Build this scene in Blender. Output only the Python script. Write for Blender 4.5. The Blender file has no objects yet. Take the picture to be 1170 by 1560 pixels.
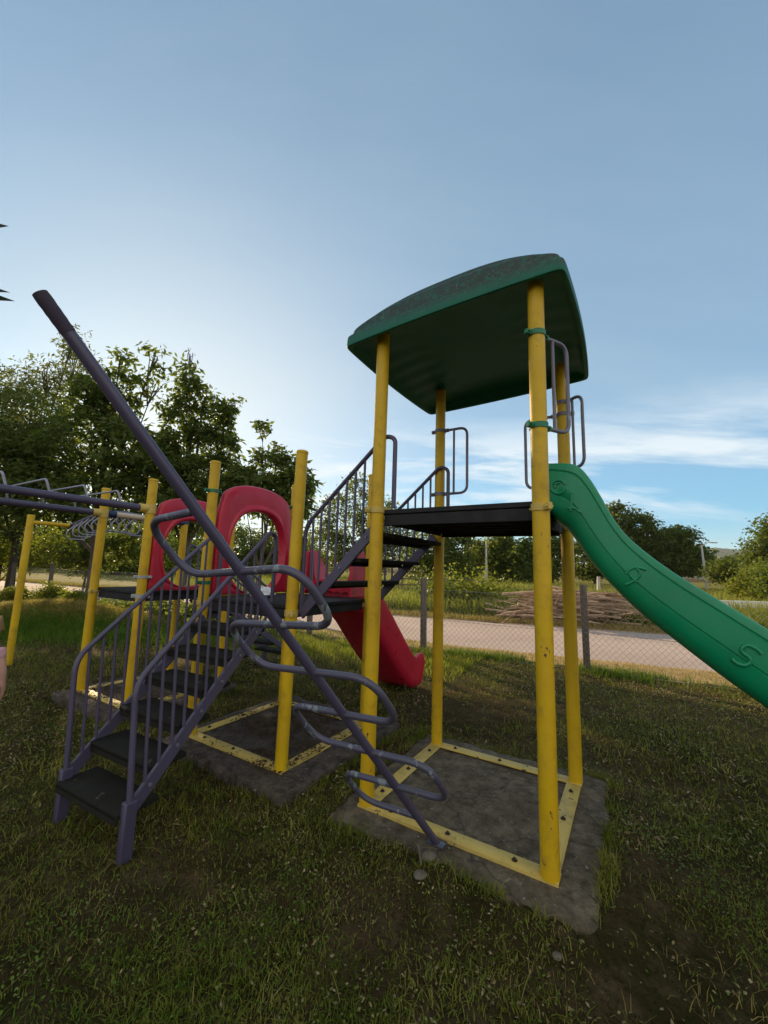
import bpy, math, random
import numpy as np
from mathutils import Vector, Matrix
R = math.radians
rng = np.random.default_rng(7)
random.seed(7)
scn = bpy.context.scene
COL = scn.collection

# ------------------------------------------------------------------ frame of the play equipment
E1 = np.array([.8518, -.5238, 0.]); E2 = np.array([.5238, .8518, 0.]); EZ = np.array([0, 0, 1.])
O0 = np.array([-.054, 2.797, 0.])
GZ = -.07
def W(a, b, z): return O0 + E1*a + E2*b + EZ*z
CAM = np.array([0, 0, 1.5])

# ------------------------------------------------------------------ mesh builder
def nrm(v):
    v = np.asarray(v, float); l = np.linalg.norm(v)
    return v/l if l > 1e-12 else v
class MB:
    def __init__(s): s.v = []; s.f = []
    def add(s, vs, fs):
        o = len(s.v); s.v += [tuple(map(float, p)) for p in vs]; s.f += [tuple(i+o for i in f) for f in fs]
    def tube(s, path, r, n=12, closed=False, caps=True):
        P = [np.asarray(p, float) for p in path]; m = len(P)
        rr = r if hasattr(r, '__len__') else [r]*m
        T = []
        for i in range(m):
            a = P[i-1] if (i > 0 or closed) else P[i]; b = P[(i+1) % m] if (i < m-1 or closed) else P[i]
            T.append(nrm(b-a))
        up = np.array([0, 0, 1.]) if abs(T[0][2]) < .9 else np.array([1., 0, 0])
        u = nrm(np.cross(T[0], up)); vs = []
        for i in range(m):
            u = nrm(u - T[i]*np.dot(u, T[i])); w = np.cross(T[i], u)
            k = 1.0
            for j in range(n):
                t = 2*math.pi*j/n; vs.append(P[i] + (u*math.cos(t)+w*math.sin(t))*rr[i]*k)
        fs = []
        for i in range(m if closed else m-1):
            i2 = (i+1) % m
            for j in range(n):
                fs.append((i*n+j, i*n+(j+1) % n, i2*n+(j+1) % n, i2*n+j))
        if caps and not closed:
            fs.append(tuple(range(n))[::-1]); fs.append(tuple((m-1)*n+j for j in range(n)))
        s.add(vs, fs)
    def box(s, c, ax, ay, az, hx, hy, hz, bev=0):
        c = np.asarray(c, float); ax, ay, az = map(nrm, (ax, ay, az))
        if bev <= 0:
            vs = [c+ax*hx*i+ay*hy*j+az*hz*k for i in (-1, 1) for j in (-1, 1) for k in (-1, 1)]
            s.add(vs, [(0, 1, 3, 2), (4, 6, 7, 5), (0, 4, 5, 1), (2, 3, 7, 6), (0, 2, 6, 4), (1, 5, 7, 3)]); return
        pr = []
        for (i, j) in ((1, 1), (-1, 1), (-1, -1), (1, -1)):
            pr.append((i, j))
        def ring(k, ins):
            out = []
            for q, (i, j) in enumerate(pr):
                p1 = (i*(hx-bev-ins), j*(hy-ins)); p2 = (i*(hx-ins), j*(hy-bev-ins))
                o = (p2, p1) if i*j > 0 else (p1, p2)
                out += o
            return [c+ax*x+ay*y+az*k for x, y in out]
        rs = [ring(-hz, bev), ring(-hz+bev, 0), ring(hz-bev, 0), ring(hz, bev)]
        vs = sum(rs, []); fs = []
        for i in range(3):
            for j in range(8): fs.append((i*8+j, i*8+(j+1) % 8, (i+1)*8+(j+1) % 8, (i+1)*8+j))
        fs.append(tuple(range(8))[::-1]); fs.append(tuple(24+j for j in range(8)))
        s.add(vs, fs)
    def bar(s, p, q, wid, hgt, side=None, bev=.004):
        p = np.asarray(p, float); q = np.asarray(q, float); d = nrm(q-p)
        if side is None: side = np.cross(d, EZ) if abs(d[2]) < .95 else E1
        side = nrm(np.asarray(side, float) - d*np.dot(side, d)); up = np.cross(d, side)
        s.box((p+q)/2, d, side, up, np.linalg.norm(q-p)/2, wid/2, hgt/2, bev)
    def loft(s, rings, closed=True, cap0=False, cap1=False):
        n = len(rings[0]); vs = [p for r in rings for p in r]; fs = []
        for i in range(len(rings)-1):
            for j in range(n if closed else n-1):
                fs.append((i*n+j, i*n+(j+1) % n, (i+1)*n+(j+1) % n, (i+1)*n+j))
        if cap0: fs.append(tuple(range(n))[::-1])
        if cap1: fs.append(tuple((len(rings)-1)*n+j for j in range(n)))
        s.add(vs, fs)
    def build(s, name, mat, parent=None, smooth=True, ang=38, fix=True):
        me = bpy.data.meshes.new(name); me.from_pydata(s.v, [], s.f); me.update()
        if fix:
            import bmesh
            bm = bmesh.new(); bm.from_mesh(me); bmesh.ops.recalc_face_normals(bm, faces=bm.faces); bm.to_mesh(me); bm.free()
        if smooth:
            me.shade_smooth()
            try: me.set_sharp_from_angle(angle=R(ang))
            except Exception: pass
        return link(name, me, mat, parent)
def link(name, me, mat, parent=None):
    o = bpy.data.objects.new(name, me); COL.objects.link(o)
    for m in (mat if isinstance(mat, (list, tuple)) else [mat]): me.materials.append(m)
    if parent is not None: adopt(o, parent)
    return o
ORG = {}
def adopt(o, parent):
    o.parent = parent
    loc = ORG.get(parent.name)
    if loc is not None: o.matrix_parent_inverse = Matrix.Translation(Vector(loc)).inverted()
def thing(name, label, cat, loc, group=None):
    o = bpy.data.objects.new(name, None); COL.objects.link(o); o.location = Vector(loc); o.empty_display_size = .2
    ORG[o.name] = tuple(map(float, loc)); return tag(o, label, cat, group)
def tag(o, label=None, cat=None, group=None, kind=None):
    if label: o['label'] = label
    if cat: o['category'] = cat
    if group: o['group'] = group
    if kind: o['kind'] = kind
    return o
def npmesh(name, V, F, mat, parent=None, smooth=False):
    """V (n,3) array, F (m,k) index array with k the same for all faces"""
    me = bpy.data.meshes.new(name); k = F.shape[1]
    me.vertices.add(len(V)); me.vertices.foreach_set('co', np.ascontiguousarray(V, np.float32).ravel())
    me.loops.add(F.size); me.loops.foreach_set('vertex_index', np.ascontiguousarray(F, np.int32).ravel())
    me.polygons.add(len(F)); me.polygons.foreach_set('loop_start', np.arange(0, F.size, k, dtype=np.int32))
    me.update(calc_edges=True)
    if smooth: me.shade_smooth()
    return link(name, me, mat, parent)
def fillet(path, r, n=6):
    P = [np.asarray(p, float) for p in path]; out = [P[0]]
    for i in range(1, len(P)-1):
        a, b, c = P[i-1], P[i], P[i+1]; la, lc = np.linalg.norm(a-b), np.linalg.norm(c-b)
        k = min(r, la*.48, lc*.48)
        p = b+(a-b)/la*k; q = b+(c-b)/lc*k
        for j in range(n+1):
            t = j/n; out.append((1-t)**2*p+2*t*(1-t)*b+t*t*q)
    out.append(P[-1]); return out

# ------------------------------------------------------------------ materials
def nodes_of(m):
    m.use_nodes = True; nt = m.node_tree; nt.nodes.clear(); return nt
def N(nt, typ, **kw):
    n = nt.nodes.new(typ)
    for k, v in kw.items():
        if k in ('blend_type', 'data_type', 'operation', 'noise_dimensions', 'feature', 'distance', 'sky_type', 'interpolation'): setattr(n, k, v)
        else: n.inputs[k].default_value = v
    return n
def ramp(nt, fac, stops):
    r = nt.nodes.new('ShaderNodeValToRGB'); nt.links.new(fac, r.inputs[0]); e = r.color_ramp.elements
    while len(e) < len(stops): e.new(.5)
    for i, (p, c) in enumerate(stops):
        e[i].position = p; e[i].color = (c, c, c, 1) if not hasattr(c, '__len__') else (*c, 1)
    return r.outputs[0]
def mixc(nt, fac, a, b, bt='MIX'):
    m = nt.nodes.new('ShaderNodeMix'); m.data_type = 'RGBA'; m.blend_type = bt
    for s, v in ((0, fac), (6, a), (7, b)):
        if hasattr(v, 'links'): nt.links.new(v, m.inputs[s])
        elif s == 0: m.inputs[0].default_value = v
        else: m.inputs[s].default_value = (*v, 1)
    return m.outputs[2]
def noise(nt, scale, detail=4, rough=.55, vec=None, dist=0):
    n = nt.nodes.new('ShaderNodeTexNoise'); n.inputs['Scale'].default_value = scale; n.inputs['Detail'].default_value = detail
    n.inputs['Roughness'].default_value = rough; n.inputs['Distortion'].default_value = dist
    if vec is not None: nt.links.new(vec, n.inputs['Vector'])
    return n.outputs[0]
def coords(nt, scale=(1, 1, 1)):
    t = nt.nodes.new('ShaderNodeTexCoord'); m = nt.nodes.new('ShaderNodeMapping'); m.inputs['Scale'].default_value = scale
    nt.links.new(t.outputs['Object'], m.inputs[0]); return m.outputs[0]
def finish(nt, color, rough=.5, bump=None, bstr=.2, bdist=.01, metal=0, spec=.5, sss=0):
    p = nt.nodes.new('ShaderNodeBsdfPrincipled'); o = nt.nodes.new('ShaderNodeOutputMaterial')
    for s, v in (('Base Color', color), ('Roughness', rough), ('Metallic', metal)):
        if hasattr(v, 'links'): nt.links.new(v, p.inputs[s])
        else: p.inputs[s].default_value = (*v, 1) if hasattr(v, '__len__') else v
    p.inputs['Specular IOR Level'].default_value = spec
    if bump is not None:
        b = nt.nodes.new('ShaderNodeBump'); b.inputs['Strength'].default_value = bstr; b.inputs['Distance'].default_value = bdist
        nt.links.new(bump, b.inputs['Height']); nt.links.new(b.outputs[0], p.inputs['Normal'])
    nt.links.new(p.outputs[0], o.inputs[0]); return p
def paint(name, base, var, chip, chipcol, rough=.4, chipscale=14, spec=.5, dirt=(.06, .05, .035), dirtamt=.35):
    m = bpy.data.materials.new(name); nt = nodes_of(m); v = coords(nt)
    c = mixc(nt, ramp(nt, noise(nt, 2.3, 5, .6, v), [(.3, 0.), (.7, 1.)]), base, var)
    d = ramp(nt, noise(nt, 6, 6, .7, v), [(.52, 0.), (.8, dirtamt)]); c = mixc(nt, d, c, dirt)
    v2 = coords(nt, (1, 1, .6))
    k = ramp(nt, noise(nt, chipscale, 5, .65, v2), [(chip, 0.), (chip+.025, 1.)]); c = mixc(nt, k, c, chipcol)
    r = ramp(nt, noise(nt, 8, 4, .6, v), [(.3, rough-.08), (.75, rough+.2)])
    finish(nt, c, r, noise(nt, 60, 3, .6, v), .08, .004, 0, spec); return m
M = {}
M['yellow'] = paint('yellow_paint', (.70, .445, .009), (.56, .33, .008), .675, (.09, .05, .03), .42, 13, .38, (.10, .07, .03), .55)
M['yellow_worn'] = paint('worn_yellow_paint', (.66, .47, .11), (.52, .37, .09), .635, (.10, .06, .035), .55, 9, .4, (.09, .07, .045), .75)
M['purple'] = paint('purple_paint', (.084, .069, .120), (.064, .054, .094), .70, (.17, .17, .19), .36, 16)
M['purple_worn'] = paint('worn_purple_paint', (.088, .074, .120), (.070, .068, .092), .585, (.20, .22, .23), .34, 13)
M['steel'] = paint('grey_painted_steel', (.19, .18, .21), (.14, .13, .17), .66, (.30, .30, .30), .34, 18)
M['galv'] = paint('galvanised_metal', (.42, .42, .43), (.33, .33, .33), .68, (.16, .10, .06), .35, 20)
M['rail'] = paint('pale_grey_rung', (.30, .29, .34), (.24, .23, .28), .70, (.4, .4, .4), .32, 18)
M['red'] = paint('red_plastic', (.55, .014, .044), (.44, .011, .034), .80, (.25, .02, .05), .34, 12, .5, (.10, .02, .03), .25)
M['green'] = paint('green_plastic', (.0, .27, .115), (.0, .215, .088), .82, (.01, .15, .09), .33, 12, .5, (.02, .10, .06), .3)
M['clamp_green'] = paint('green_clamp_paint', (.01, .19, .075), (.01, .15, .06), .68, (.08, .06, .04), .42, 20)
M['dark_tread'] = paint('dark_rubber_tread', (.016, .015, .012), (.024, .023, .018), .66, (.075, .066, .05), .88, 8, .12, (.055, .048, .032), .55)
M['deck'] = paint('dark_deck_coating', (.020, .019, .020), (.028, .027, .028), .72, (.09, .08, .07), .7, 12, .2, (.07, .065, .05), .4)
M['cream'] = paint('cream_pipe_paint', (.62, .50, .36), (.55, .42, .30), .70, (.2, .12, .07), .42, 14)
M['blue'] = paint('dark_blue_joint', (.012, .022, .075), (.016, .03, .09), .72, (.1, .1, .12), .38, 14)
M['rust'] = paint('rusty_end', (.075, .060, .088), (.042, .034, .042), .56, (.085, .05, .035), .85, 22, .2)
M['bolt'] = paint('rusty_bolt', (.055, .035, .022), (.035, .022, .015), .6, (.12, .06, .03), .6, 60, .4)

def simple(name, c1, c2, scale, rough=.8, bumpscale=30, bstr=.4, bdist=.02, stops=(.35, .65), stretch=(1, 1, 1), spec=.3):
    m = bpy.data.materials.new(name); nt = nodes_of(m); v = coords(nt, stretch)
    c = mixc(nt, ramp(nt, noise(nt, scale, 6, .62, v), [(stops[0], 0.), (stops[1], 1.)]), c1, c2)
    finish(nt, c, rough, noise(nt, bumpscale, 5, .6, v), bstr, bdist, 0, spec); return m
M['wood'] = simple('weathered_post_wood', (.095, .075, .058), (.17, .14, .115), 6, .85, 20, .5, .01, stretch=(6, 6, .6))
M['bark'] = simple('tree_bark', (.05, .038, .028), (.11, .09, .07), 5, .9, 14, .7, .03, stretch=(3, 3, .7))
M['wire'] = simple('rusty_fence_wire', (.22, .20, .18), (.30, .27, .24), 9, .55, 30, .1)
M['concrete_pole'] = simple('pale_concrete_pole', (.42, .40, .37), (.52, .50, .46), 3, .85)
M['stick'] = simple('bare_sticks', (.17, .095, .055), (.52, .36, .24), 2.2, .85, 20, .3, stops=(.3, .62))
M['skin'] = simple('child_skin', (.52, .29, .21), (.56, .33, .25), 5, .55, 60, .05)
M['pinkcloth'] = simple('pink_cotton', (.62, .33, .36), (.70, .42, .44), 12, .85, 120, .25, .004)
M['hair'] = simple('light_brown_hair', (.30, .19, .09), (.42, .28, .14), 40, .55, 80, .4, .004, stretch=(1, 1, .15))
M['lump_white'] = simple('white_lump_surface', (.75, .75, .76), (.82, .82, .83), 8, .4, 25, .6, .02)
M['stone'] = simple('pale_stone', (.09, .075, .055), (.17, .145, .11), 9, .9, 30, .5)
M['petal'] = simple('yellow_petals', (.70, .48, .02), (.78, .58, .05), 30, .7)
M['white_paint'] = simple('chalky_white_paint', (.62, .59, .54), (.76, .73, .68), 1.5, .8)
M['dark_needle'] = simple('dark_pointed_leaves', (.012, .022, .015), (.02, .034, .02), 9, .6)
M['far_hill'] = simple('hill_scrub', (.055, .085, .045), (.11, .12, .06), .008, .95, .02, .1)

def m_roof():
    m = bpy.data.materials.new('mossy_green_roof'); nt = nodes_of(m); v = coords(nt)
    base = mixc(nt, ramp(nt, noise(nt, 3, 5, .6, v), [(.3, 0.), (.7, 1.)]), (.0, .165, .098), (.0, .125, .075))
    g = nt.nodes.new('ShaderNodeNewGeometry'); sp = nt.nodes.new('ShaderNodeSeparateXYZ'); nt.links.new(g.outputs['Position'], sp.inputs[0])
    hi = nt.nodes.new('ShaderNodeMapRange'); hi.inputs[1].default_value = 3.12; hi.inputs[2].default_value = 3.30; nt.links.new(sp.outputs[2], hi.inputs[0])
    spk = ramp(nt, noise(nt, 26, 7, .8, v), [(.36, 0.), (.50, 1.)])
    spn = nt.nodes.new('ShaderNodeSeparateXYZ'); nt.links.new(g.outputs['Normal'], spn.inputs[0])
    upf = nt.nodes.new('ShaderNodeMapRange'); upf.inputs[1].default_value = -.2; upf.inputs[2].default_value = .12; nt.links.new(spn.outputs[2], upf.inputs[0])
    hm = nt.nodes.new('ShaderNodeMath'); hm.operation = 'MULTIPLY'; nt.links.new(hi.outputs[0], hm.inputs[0]); nt.links.new(upf.outputs[0], hm.inputs[1]); hi = hm
    mu = nt.nodes.new('ShaderNodeMath'); mu.operation = 'MULTIPLY'; nt.links.new(hi.outputs[0], mu.inputs[0]); nt.links.new(spk, mu.inputs[1])
    c = mixc(nt, mu.outputs[0], base, (.020, .036, .026))
    sp2 = ramp(nt, noise(nt, 55, 6, .8, v), [(.56, 0.), (.62, .9)])
    mu2 = nt.nodes.new('ShaderNodeMath'); mu2.operation = 'MULTIPLY'; nt.links.new(hi.outputs[0], mu2.inputs[0]); nt.links.new(sp2, mu2.inputs[1])
    c = mixc(nt, mu2.outputs[0], c, (.10, .135, .10))
    finish(nt, c, .55, noise(nt, 40, 6, .7, v), .35, .006, 0, .4); return m
M['roof'] = m_roof()

def m_ground():
    m = bpy.data.materials.new('worn_grass_soil'); nt = nodes_of(m); v = coords(nt)
    c = mixc(nt, ramp(nt, noise(nt, .9, 6, .62, v), [(.36, 0.), (.62, 1.)]), (.036, .032, .010), (.080, .052, .027))
    c = mixc(nt, ramp(nt, noise(nt, 7, 6, .7, v), [(.45, 0.), (.7, .8)]), c, (.12, .085, .045))
    c = mixc(nt, ramp(nt, noise(nt, 45, 5, .7, v), [(.52, 0.), (.66, .8)]), c, (.014, .013, .005))
    finish(nt, c, .95, noise(nt, 30, 8, .75, v), .9, .03, 0, .02); return m
M['ground'] = m_ground()
def m_road():
    m = bpy.data.materials.new('dusty_road'); nt = nodes_of(m); v = coords(nt)
    c = mixc(nt, ramp(nt, noise(nt, .5, 6, .6, v), [(.35, 0.), (.65, 1.)]), (.33, .265, .235), (.40, .325, .285))
    c = mixc(nt, ramp(nt, noise(nt, 25, 6, .7, v), [(.5, 0.), (.72, .6)]), c, (.25, .19, .17))
    c = mixc(nt, ramp(nt, noise(nt, 3, 5, .6, v), [(.6, 0.), (.75, .35)]), c, (.22, .18, .13))
    finish(nt, c, .95, noise(nt, 18, 7, .7, v), .5, .02, 0, .15); return m
M['road'] = m_road()
def m_concrete(name, a, b, dirt, dstops):
    m = bpy.data.materials.new(name); nt = nodes_of(m); v = coords(nt)
    c = mixc(nt, ramp(nt, noise(nt, 3.5, 7, .68, v, .6), [(.35, 0.), (.66, 1.)]), a, b)
    c = mixc(nt, ramp(nt, noise(nt, 11, 7, .75, v), dstops), c, dirt)
    c = mixc(nt, ramp(nt, noise(nt, 34, 5, .7, v), [(.62, 0.), (.70, .7)]), c, (.36, .34, .31))
    vo = nt.nodes.new('ShaderNodeTexVoronoi'); vo.feature = 'DISTANCE_TO_EDGE'; vo.inputs['Scale'].default_value = 1.7
    dn = nt.nodes.new('ShaderNodeMix'); dn.data_type = 'VECTOR'; nt.links.new(v, dn.inputs[4])
    nz = nt.nodes.new('ShaderNodeTexNoise'); nz.inputs['Scale'].default_value = 5; nt.links.new(v, nz.inputs[0]); nt.links.new(nz.outputs[1], dn.inputs[5]); dn.inputs[0].default_value = .16
    nt.links.new(dn.outputs[1], vo.inputs['Vector'])
    cr = ramp(nt, vo.outputs[0], [(0., .75), (.012, 0.)]); c = mixc(nt, cr, c, (.035, .03, .024))
    finish(nt, c, .9, noise(nt, 50, 8, .75, v), .55, .012, 0, .25); return m
M['slab'] = m_concrete('stained_concrete', (.105, .080, .050), (.195, .152, .102), (.040, .029, .016), [(.42, 0.), (.64, .85)])
M['slab_dirty'] = m_concrete('soil_covered_concrete', (.075, .058, .045), (.14, .11, .088), (.030, .022, .016), [(.40, 0.), (.62, .9)])

def m_leaf(name, cols, scale=2.5, trans=.35, rough=.5):
    m = bpy.data.materials.new(name); nt = nodes_of(m); v = coords(nt)
    c = ramp(nt, noise(nt, scale, 5, .8, v), [(.30+.4*i/(len(cols)-1), q) for i, q in enumerate(cols)])
    p = nt.nodes.new('ShaderNodeBsdfPrincipled'); nt.links.new(c, p.inputs['Base Color']); p.inputs['Roughness'].default_value = rough
    p.inputs['Specular IOR Level'].default_value = .16
    t = nt.nodes.new('ShaderNodeBsdfTranslucent'); tc = mixc(nt, .5, c, (.20, .26, .02)); nt.links.new(tc, t.inputs[0])
    x = nt.nodes.new('ShaderNodeMixShader'); x.inputs[0].default_value = trans
    o = nt.nodes.new('ShaderNodeOutputMaterial'); nt.links.new(p.outputs[0], x.inputs[1]); nt.links.new(t.outputs[0], x.inputs[2]); nt.links.new(x.outputs[0], o.inputs[0]); return m
M['leaf_dark'] = m_leaf('walnut_leaves', [(.045, .068, .016), (.088, .125, .032), (.145, .175, .045)], 6, .45)
M['leaf_feather'] = m_leaf('feathery_leaves', [(.085, .090, .034), (.14, .145, .055), (.19, .17, .08)], 6, .45)
M['leaf_mid'] = m_leaf('mid_green_leaves', [(.042, .066, .014), (.078, .11, .022), (.12, .14, .028)], 1.5, .45)
M['leaf_far'] = m_leaf('deep_green_leaves', [(.036, .058, .015), (.066, .096, .022), (.105, .125, .03)], .9, .42)
M['leaf_bright'] = m_leaf('yellow_green_leaves', [(.085, .105, .014), (.14, .155, .022), (.19, .18, .028)], 1.2, .5)
M['grass'] = m_leaf('short_grass', [(.056, .080, .008), (.118, .145, .014), (.20, .20, .032), (.38, .33, .12)], 3.2, .25, .6)
M['grass_green'] = m_leaf('fresh_grass', [(.042, .092, .009), (.080, .150, .013), (.13, .20, .022)], 3, .3, .55)
M['grass_dry'] = m_leaf('dry_grass', [(.20, .135, .040), (.33, .225, .075), (.45, .33, .13)], 4, .42, .7)
M['field'] = m_leaf('tall_field_grass', [(.12, .145, .020), (.20, .215, .034), (.32, .26, .065)], .7, .5, .65)
M['litter'] = m_leaf('fallen_leaves', [(.11, .085, .034), (.24, .18, .085), (.46, .38, .22)], 9, .1, .75)
M['litter_brown'] = m_leaf('brown_leaf_crumbs', [(.045, .028, .014), (.085, .052, .028), (.15, .10, .055)], 9, .05, .85)
M['clover'] = m_leaf('small_weed_leaves', [(.050, .095, .010), (.100, .160, .018), (.27, .30, .11)], 6, .2, .6)

# ------------------------------------------------------------------ terrain
def vnoise(x, y, s, seed):
    x = x*s; y = y*s; xi = np.floor(x).astype(np.int64); yi = np.floor(y).astype(np.int64); fx = x-xi; fy = y-yi
    fx = fx*fx*(3-2*fx); fy = fy*fy*(3-2*fy)
    def h(i, j):
        n = (i*374761393+j*668265263+seed*974634777) & 0x7fffffff
        n = ((n ^ (n >> 13))*1274126177) & 0x7fffffff
        return ((n ^ (n >> 16)) & 0xffff)/65535.
    return (h(xi, yi)*(1-fx)+h(xi+1, yi)*fx)*(1-fy)+(h(xi, yi+1)*(1-fx)+h(xi+1, yi+1)*fx)*fy
# road centre line (near edge / far edge)
ROADN = [(-60, 33), (-30, 23.5), (-12, 16.2), (-5, 12.6), (-1.6, 10.6), (1.6, 8.75), (5.6, 7.1), (12, 4.6), (26, -1), (60, -14)]
ROADF = [(-60, 40), (-30, 29.5), (-12, 20.5), (-5, 16.6), (-.5, 14.4), (3, 13.2), (7.5, 11.7), (14, 8.8), (28, 3), (62, -10)]
def ycurve(c, x): return np.interp(x, [p[0] for p in c], [p[1] for p in c])
def fence_y(x): return 8.207-(x-.863)*.511
def gh(x, y):
    x = np.asarray(x, float); y = np.asarray(y, float)
    yn = ycurve(ROADN, x); yf = ycurve(ROADF, x)
    droad = np.maximum(yn-y, y-yf)               # negative inside the road
    k = np.clip(droad/.6, 0, 1)
    d = np.hypot(x, y)
    fade = np.clip(1-d/60, 0, 1)
    n = (vnoise(x, y, .7, 1)-.5)*.05+(vnoise(x, y, 3, 2)-.5)*.028+(vnoise(x, y, 11, 3)-.5)*.014
    z = GZ+n*k*fade
    z = z+.50*np.exp(-(((x+7.2)/2.6)**2+((y-9.3)/1.0)**2))*k         # the bank on the left
    z = z-.012*(1-k)
    for (a0, a1, b0, b1) in ((-.17, 1.31, -.22, 1.28), (-2.02, -.5, -.22, 1.34), (-4.16, -2.78, -.2, 1.25)):
        rx = x-O0[0]; ry = y-O0[1]; a = rx*E1[0]+ry*E1[1]; b = rx*E2[0]+ry*E2[1]
        dd = np.hypot(np.maximum(np.maximum(a0-a, a-a1), 0), np.maximum(np.maximum(b0-b, b-b1), 0))
        z = z+(.012+.055*vnoise(x+31, y+17, 2.6, 44))*np.exp(-(dd/.22)**2)*(1 if a0 > -1 else -.55)
    # keep below the slabs
    for (a0, a1) in ((-.13, 1.27), (-1.98, -.54), (-4.12, -2.82)):
        rx = x-O0[0]; ry = y-O0[1]; a = rx*E1[0]+ry*E1[1]; b = rx*E2[0]+ry*E2[1]
        ins = (a > a0) & (a < a1) & (b > -.18) & (b < 1.24)
        z = np.where(ins, np.minimum(z, GZ-.02), z)
    return z
def axis(lo, hi, step, far):
    a = list(np.arange(lo, hi+1e-6, step)); s = step
    while a[-1] < far: s *= 1.25; a.append(a[-1]+s)
    s = step
    while a[0] > -far: s *= 1.25; a.insert(0, a[0]-s)
    return np.array(a)
gx = axis(-9, 9, .07, 2600); gy = axis(-1, 12, .07, 2600)
XX, YY = np.meshgrid(gx, gy); ZZ = gh(XX, YY)
nx, ny = len(gx), len(gy); idx = np.arange(nx*ny).reshape(ny, nx)
F = np.stack([idx[:-1, :-1], idx[:-1, 1:], idx[1:, 1:], idx[1:, :-1]], -1).reshape(-1, 4)
g = npmesh('ground', np.stack([XX, YY, ZZ], -1).reshape(-1, 3), F, M['ground'], smooth=True); tag(g, kind='structure')
# road sheet with ragged edges
xs = np.concatenate([np.arange(-60, -14, .8), np.arange(-14, 14, .08), np.arange(14, 60, .8)])
rows = []
for t in np.linspace(0, 1, 9):
    wob = (vnoise(xs, xs*0+t*3, 1.1, 5)-.5)*.5+(vnoise(xs, xs*0, 5, 6)-.5)*.16
    y = ycurve(ROADN, xs)*(1-t)+ycurve(ROADF, xs)*t + (wob if t in (0., 1.) else 0)
    rows.append(np.stack([xs, y, np.full_like(xs, GZ-.012+.004+.012*(4*t*(1-t)))], -1))
V = np.concatenate(rows); n = len(xs); idx = np.arange(9*n).reshape(9, n)
F = np.stack([idx[:-1, :-1], idx[:-1, 1:], idx[1:, 1:], idx[1:, :-1]], -1).reshape(-1, 4)
tag(npmesh('road', V, F, M['road'], smooth=True), kind='structure')

def verge(name, lo, hi, mat):
    xs = np.concatenate([np.arange(-40, -14, .5), np.arange(-14, 14, .09), np.arange(14, 40, .5)]); rows = []
    for t in np.linspace(0, 1, 14):
        y = lo(xs)*(1-t)+hi(xs)*t
        if t in (0., 1.): y = y+(vnoise(xs, xs*0+t*7, 2.2, 15)-.5)*.22
        rows.append(np.stack([xs, y, gh(xs, y)+.007], -1))
    V = np.concatenate(rows); n = len(xs); idx = np.arange(14*n).reshape(14, n)
    F = np.stack([idx[:-1, :-1], idx[:-1, 1:], idx[1:, 1:], idx[1:, :-1]], -1).reshape(-1, 4)
    tag(npmesh(name, V, F, mat, smooth=True), kind='structure')
M['straw'] = simple('dry_straw_ground', (.30, .205, .095), (.42, .30, .15), 4, .95, 40, .9, .02, spec=.05)
verge('verge', lambda x: fence_y(x)+.12, lambda x: np.maximum(ycurve(ROADN, x)+.05, fence_y(x)+.16), M['straw'])
verge('verge', lambda x: ycurve(ROADF, x)-.08, lambda x: ycurve(ROADF, x)+.75, M['straw'])
M['field_soil'] = simple('rough_field_ground', (.085, .100, .022), (.20, .165, .055), .5, .95, 6, .9, .06, spec=.02)
xs = np.concatenate([np.arange(-160, -20, 4.), np.arange(-20, 30, .5), np.arange(30, 220, 4.)]); rows = []
for t in np.linspace(0, 1, 40)**2:
    y0 = ycurve(ROADF, np.clip(xs, -60, 62))+.55; y = y0+(150-y0)*t
    rows.append(np.stack([xs, y, GZ+.05+(vnoise(xs, y, .25, 61)-.5)*.10*min(1, t*60)-(.04 if t == 0 else 0)], -1))
V = np.concatenate(rows); n = len(xs); idx = np.arange(40*n).reshape(40, n)
F = np.stack([idx[:-1, :-1], idx[:-1, 1:], idx[1:, 1:], idx[1:, :-1]], -1).reshape(-1, 4)
tag(npmesh('field', V, F, M['field_soil'], smooth=True), kind='structure')
# hills
def hill(cx, cy, w, d, h, seed, name='hill'):
    n = 60; u = np.linspace(-1, 1, n); U, VV = np.meshgrid(u, np.linspace(-1, 1, 24))
    prof = .55+.45*vnoise(U+5, U*0, 3.1, seed)+.18*(vnoise(U+5, VV, 9, seed+1)-.5)
    Z = h*prof*np.clip(1-np.abs(U)**3, 0, 1)*np.clip(1-VV**2, 0, 1)-1
    V = np.stack([cx+U*w, cy+VV*d, Z], -1).reshape(-1, 3); idx = np.arange(24*n).reshape(24, n)
    F = np.stack([idx[:-1, :-1], idx[:-1, 1:], idx[1:, 1:], idx[1:, :-1]], -1).reshape(-1, 4)
    return tag(npmesh(name, V, F, M['far_hill'], smooth=True), kind='structure')
hill(2050, 2500, 900, 300, 235, 11); hill(1050, 1350, 500, 160, 52, 21); hill(300, 2900, 1300, 300, 120, 15)

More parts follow.
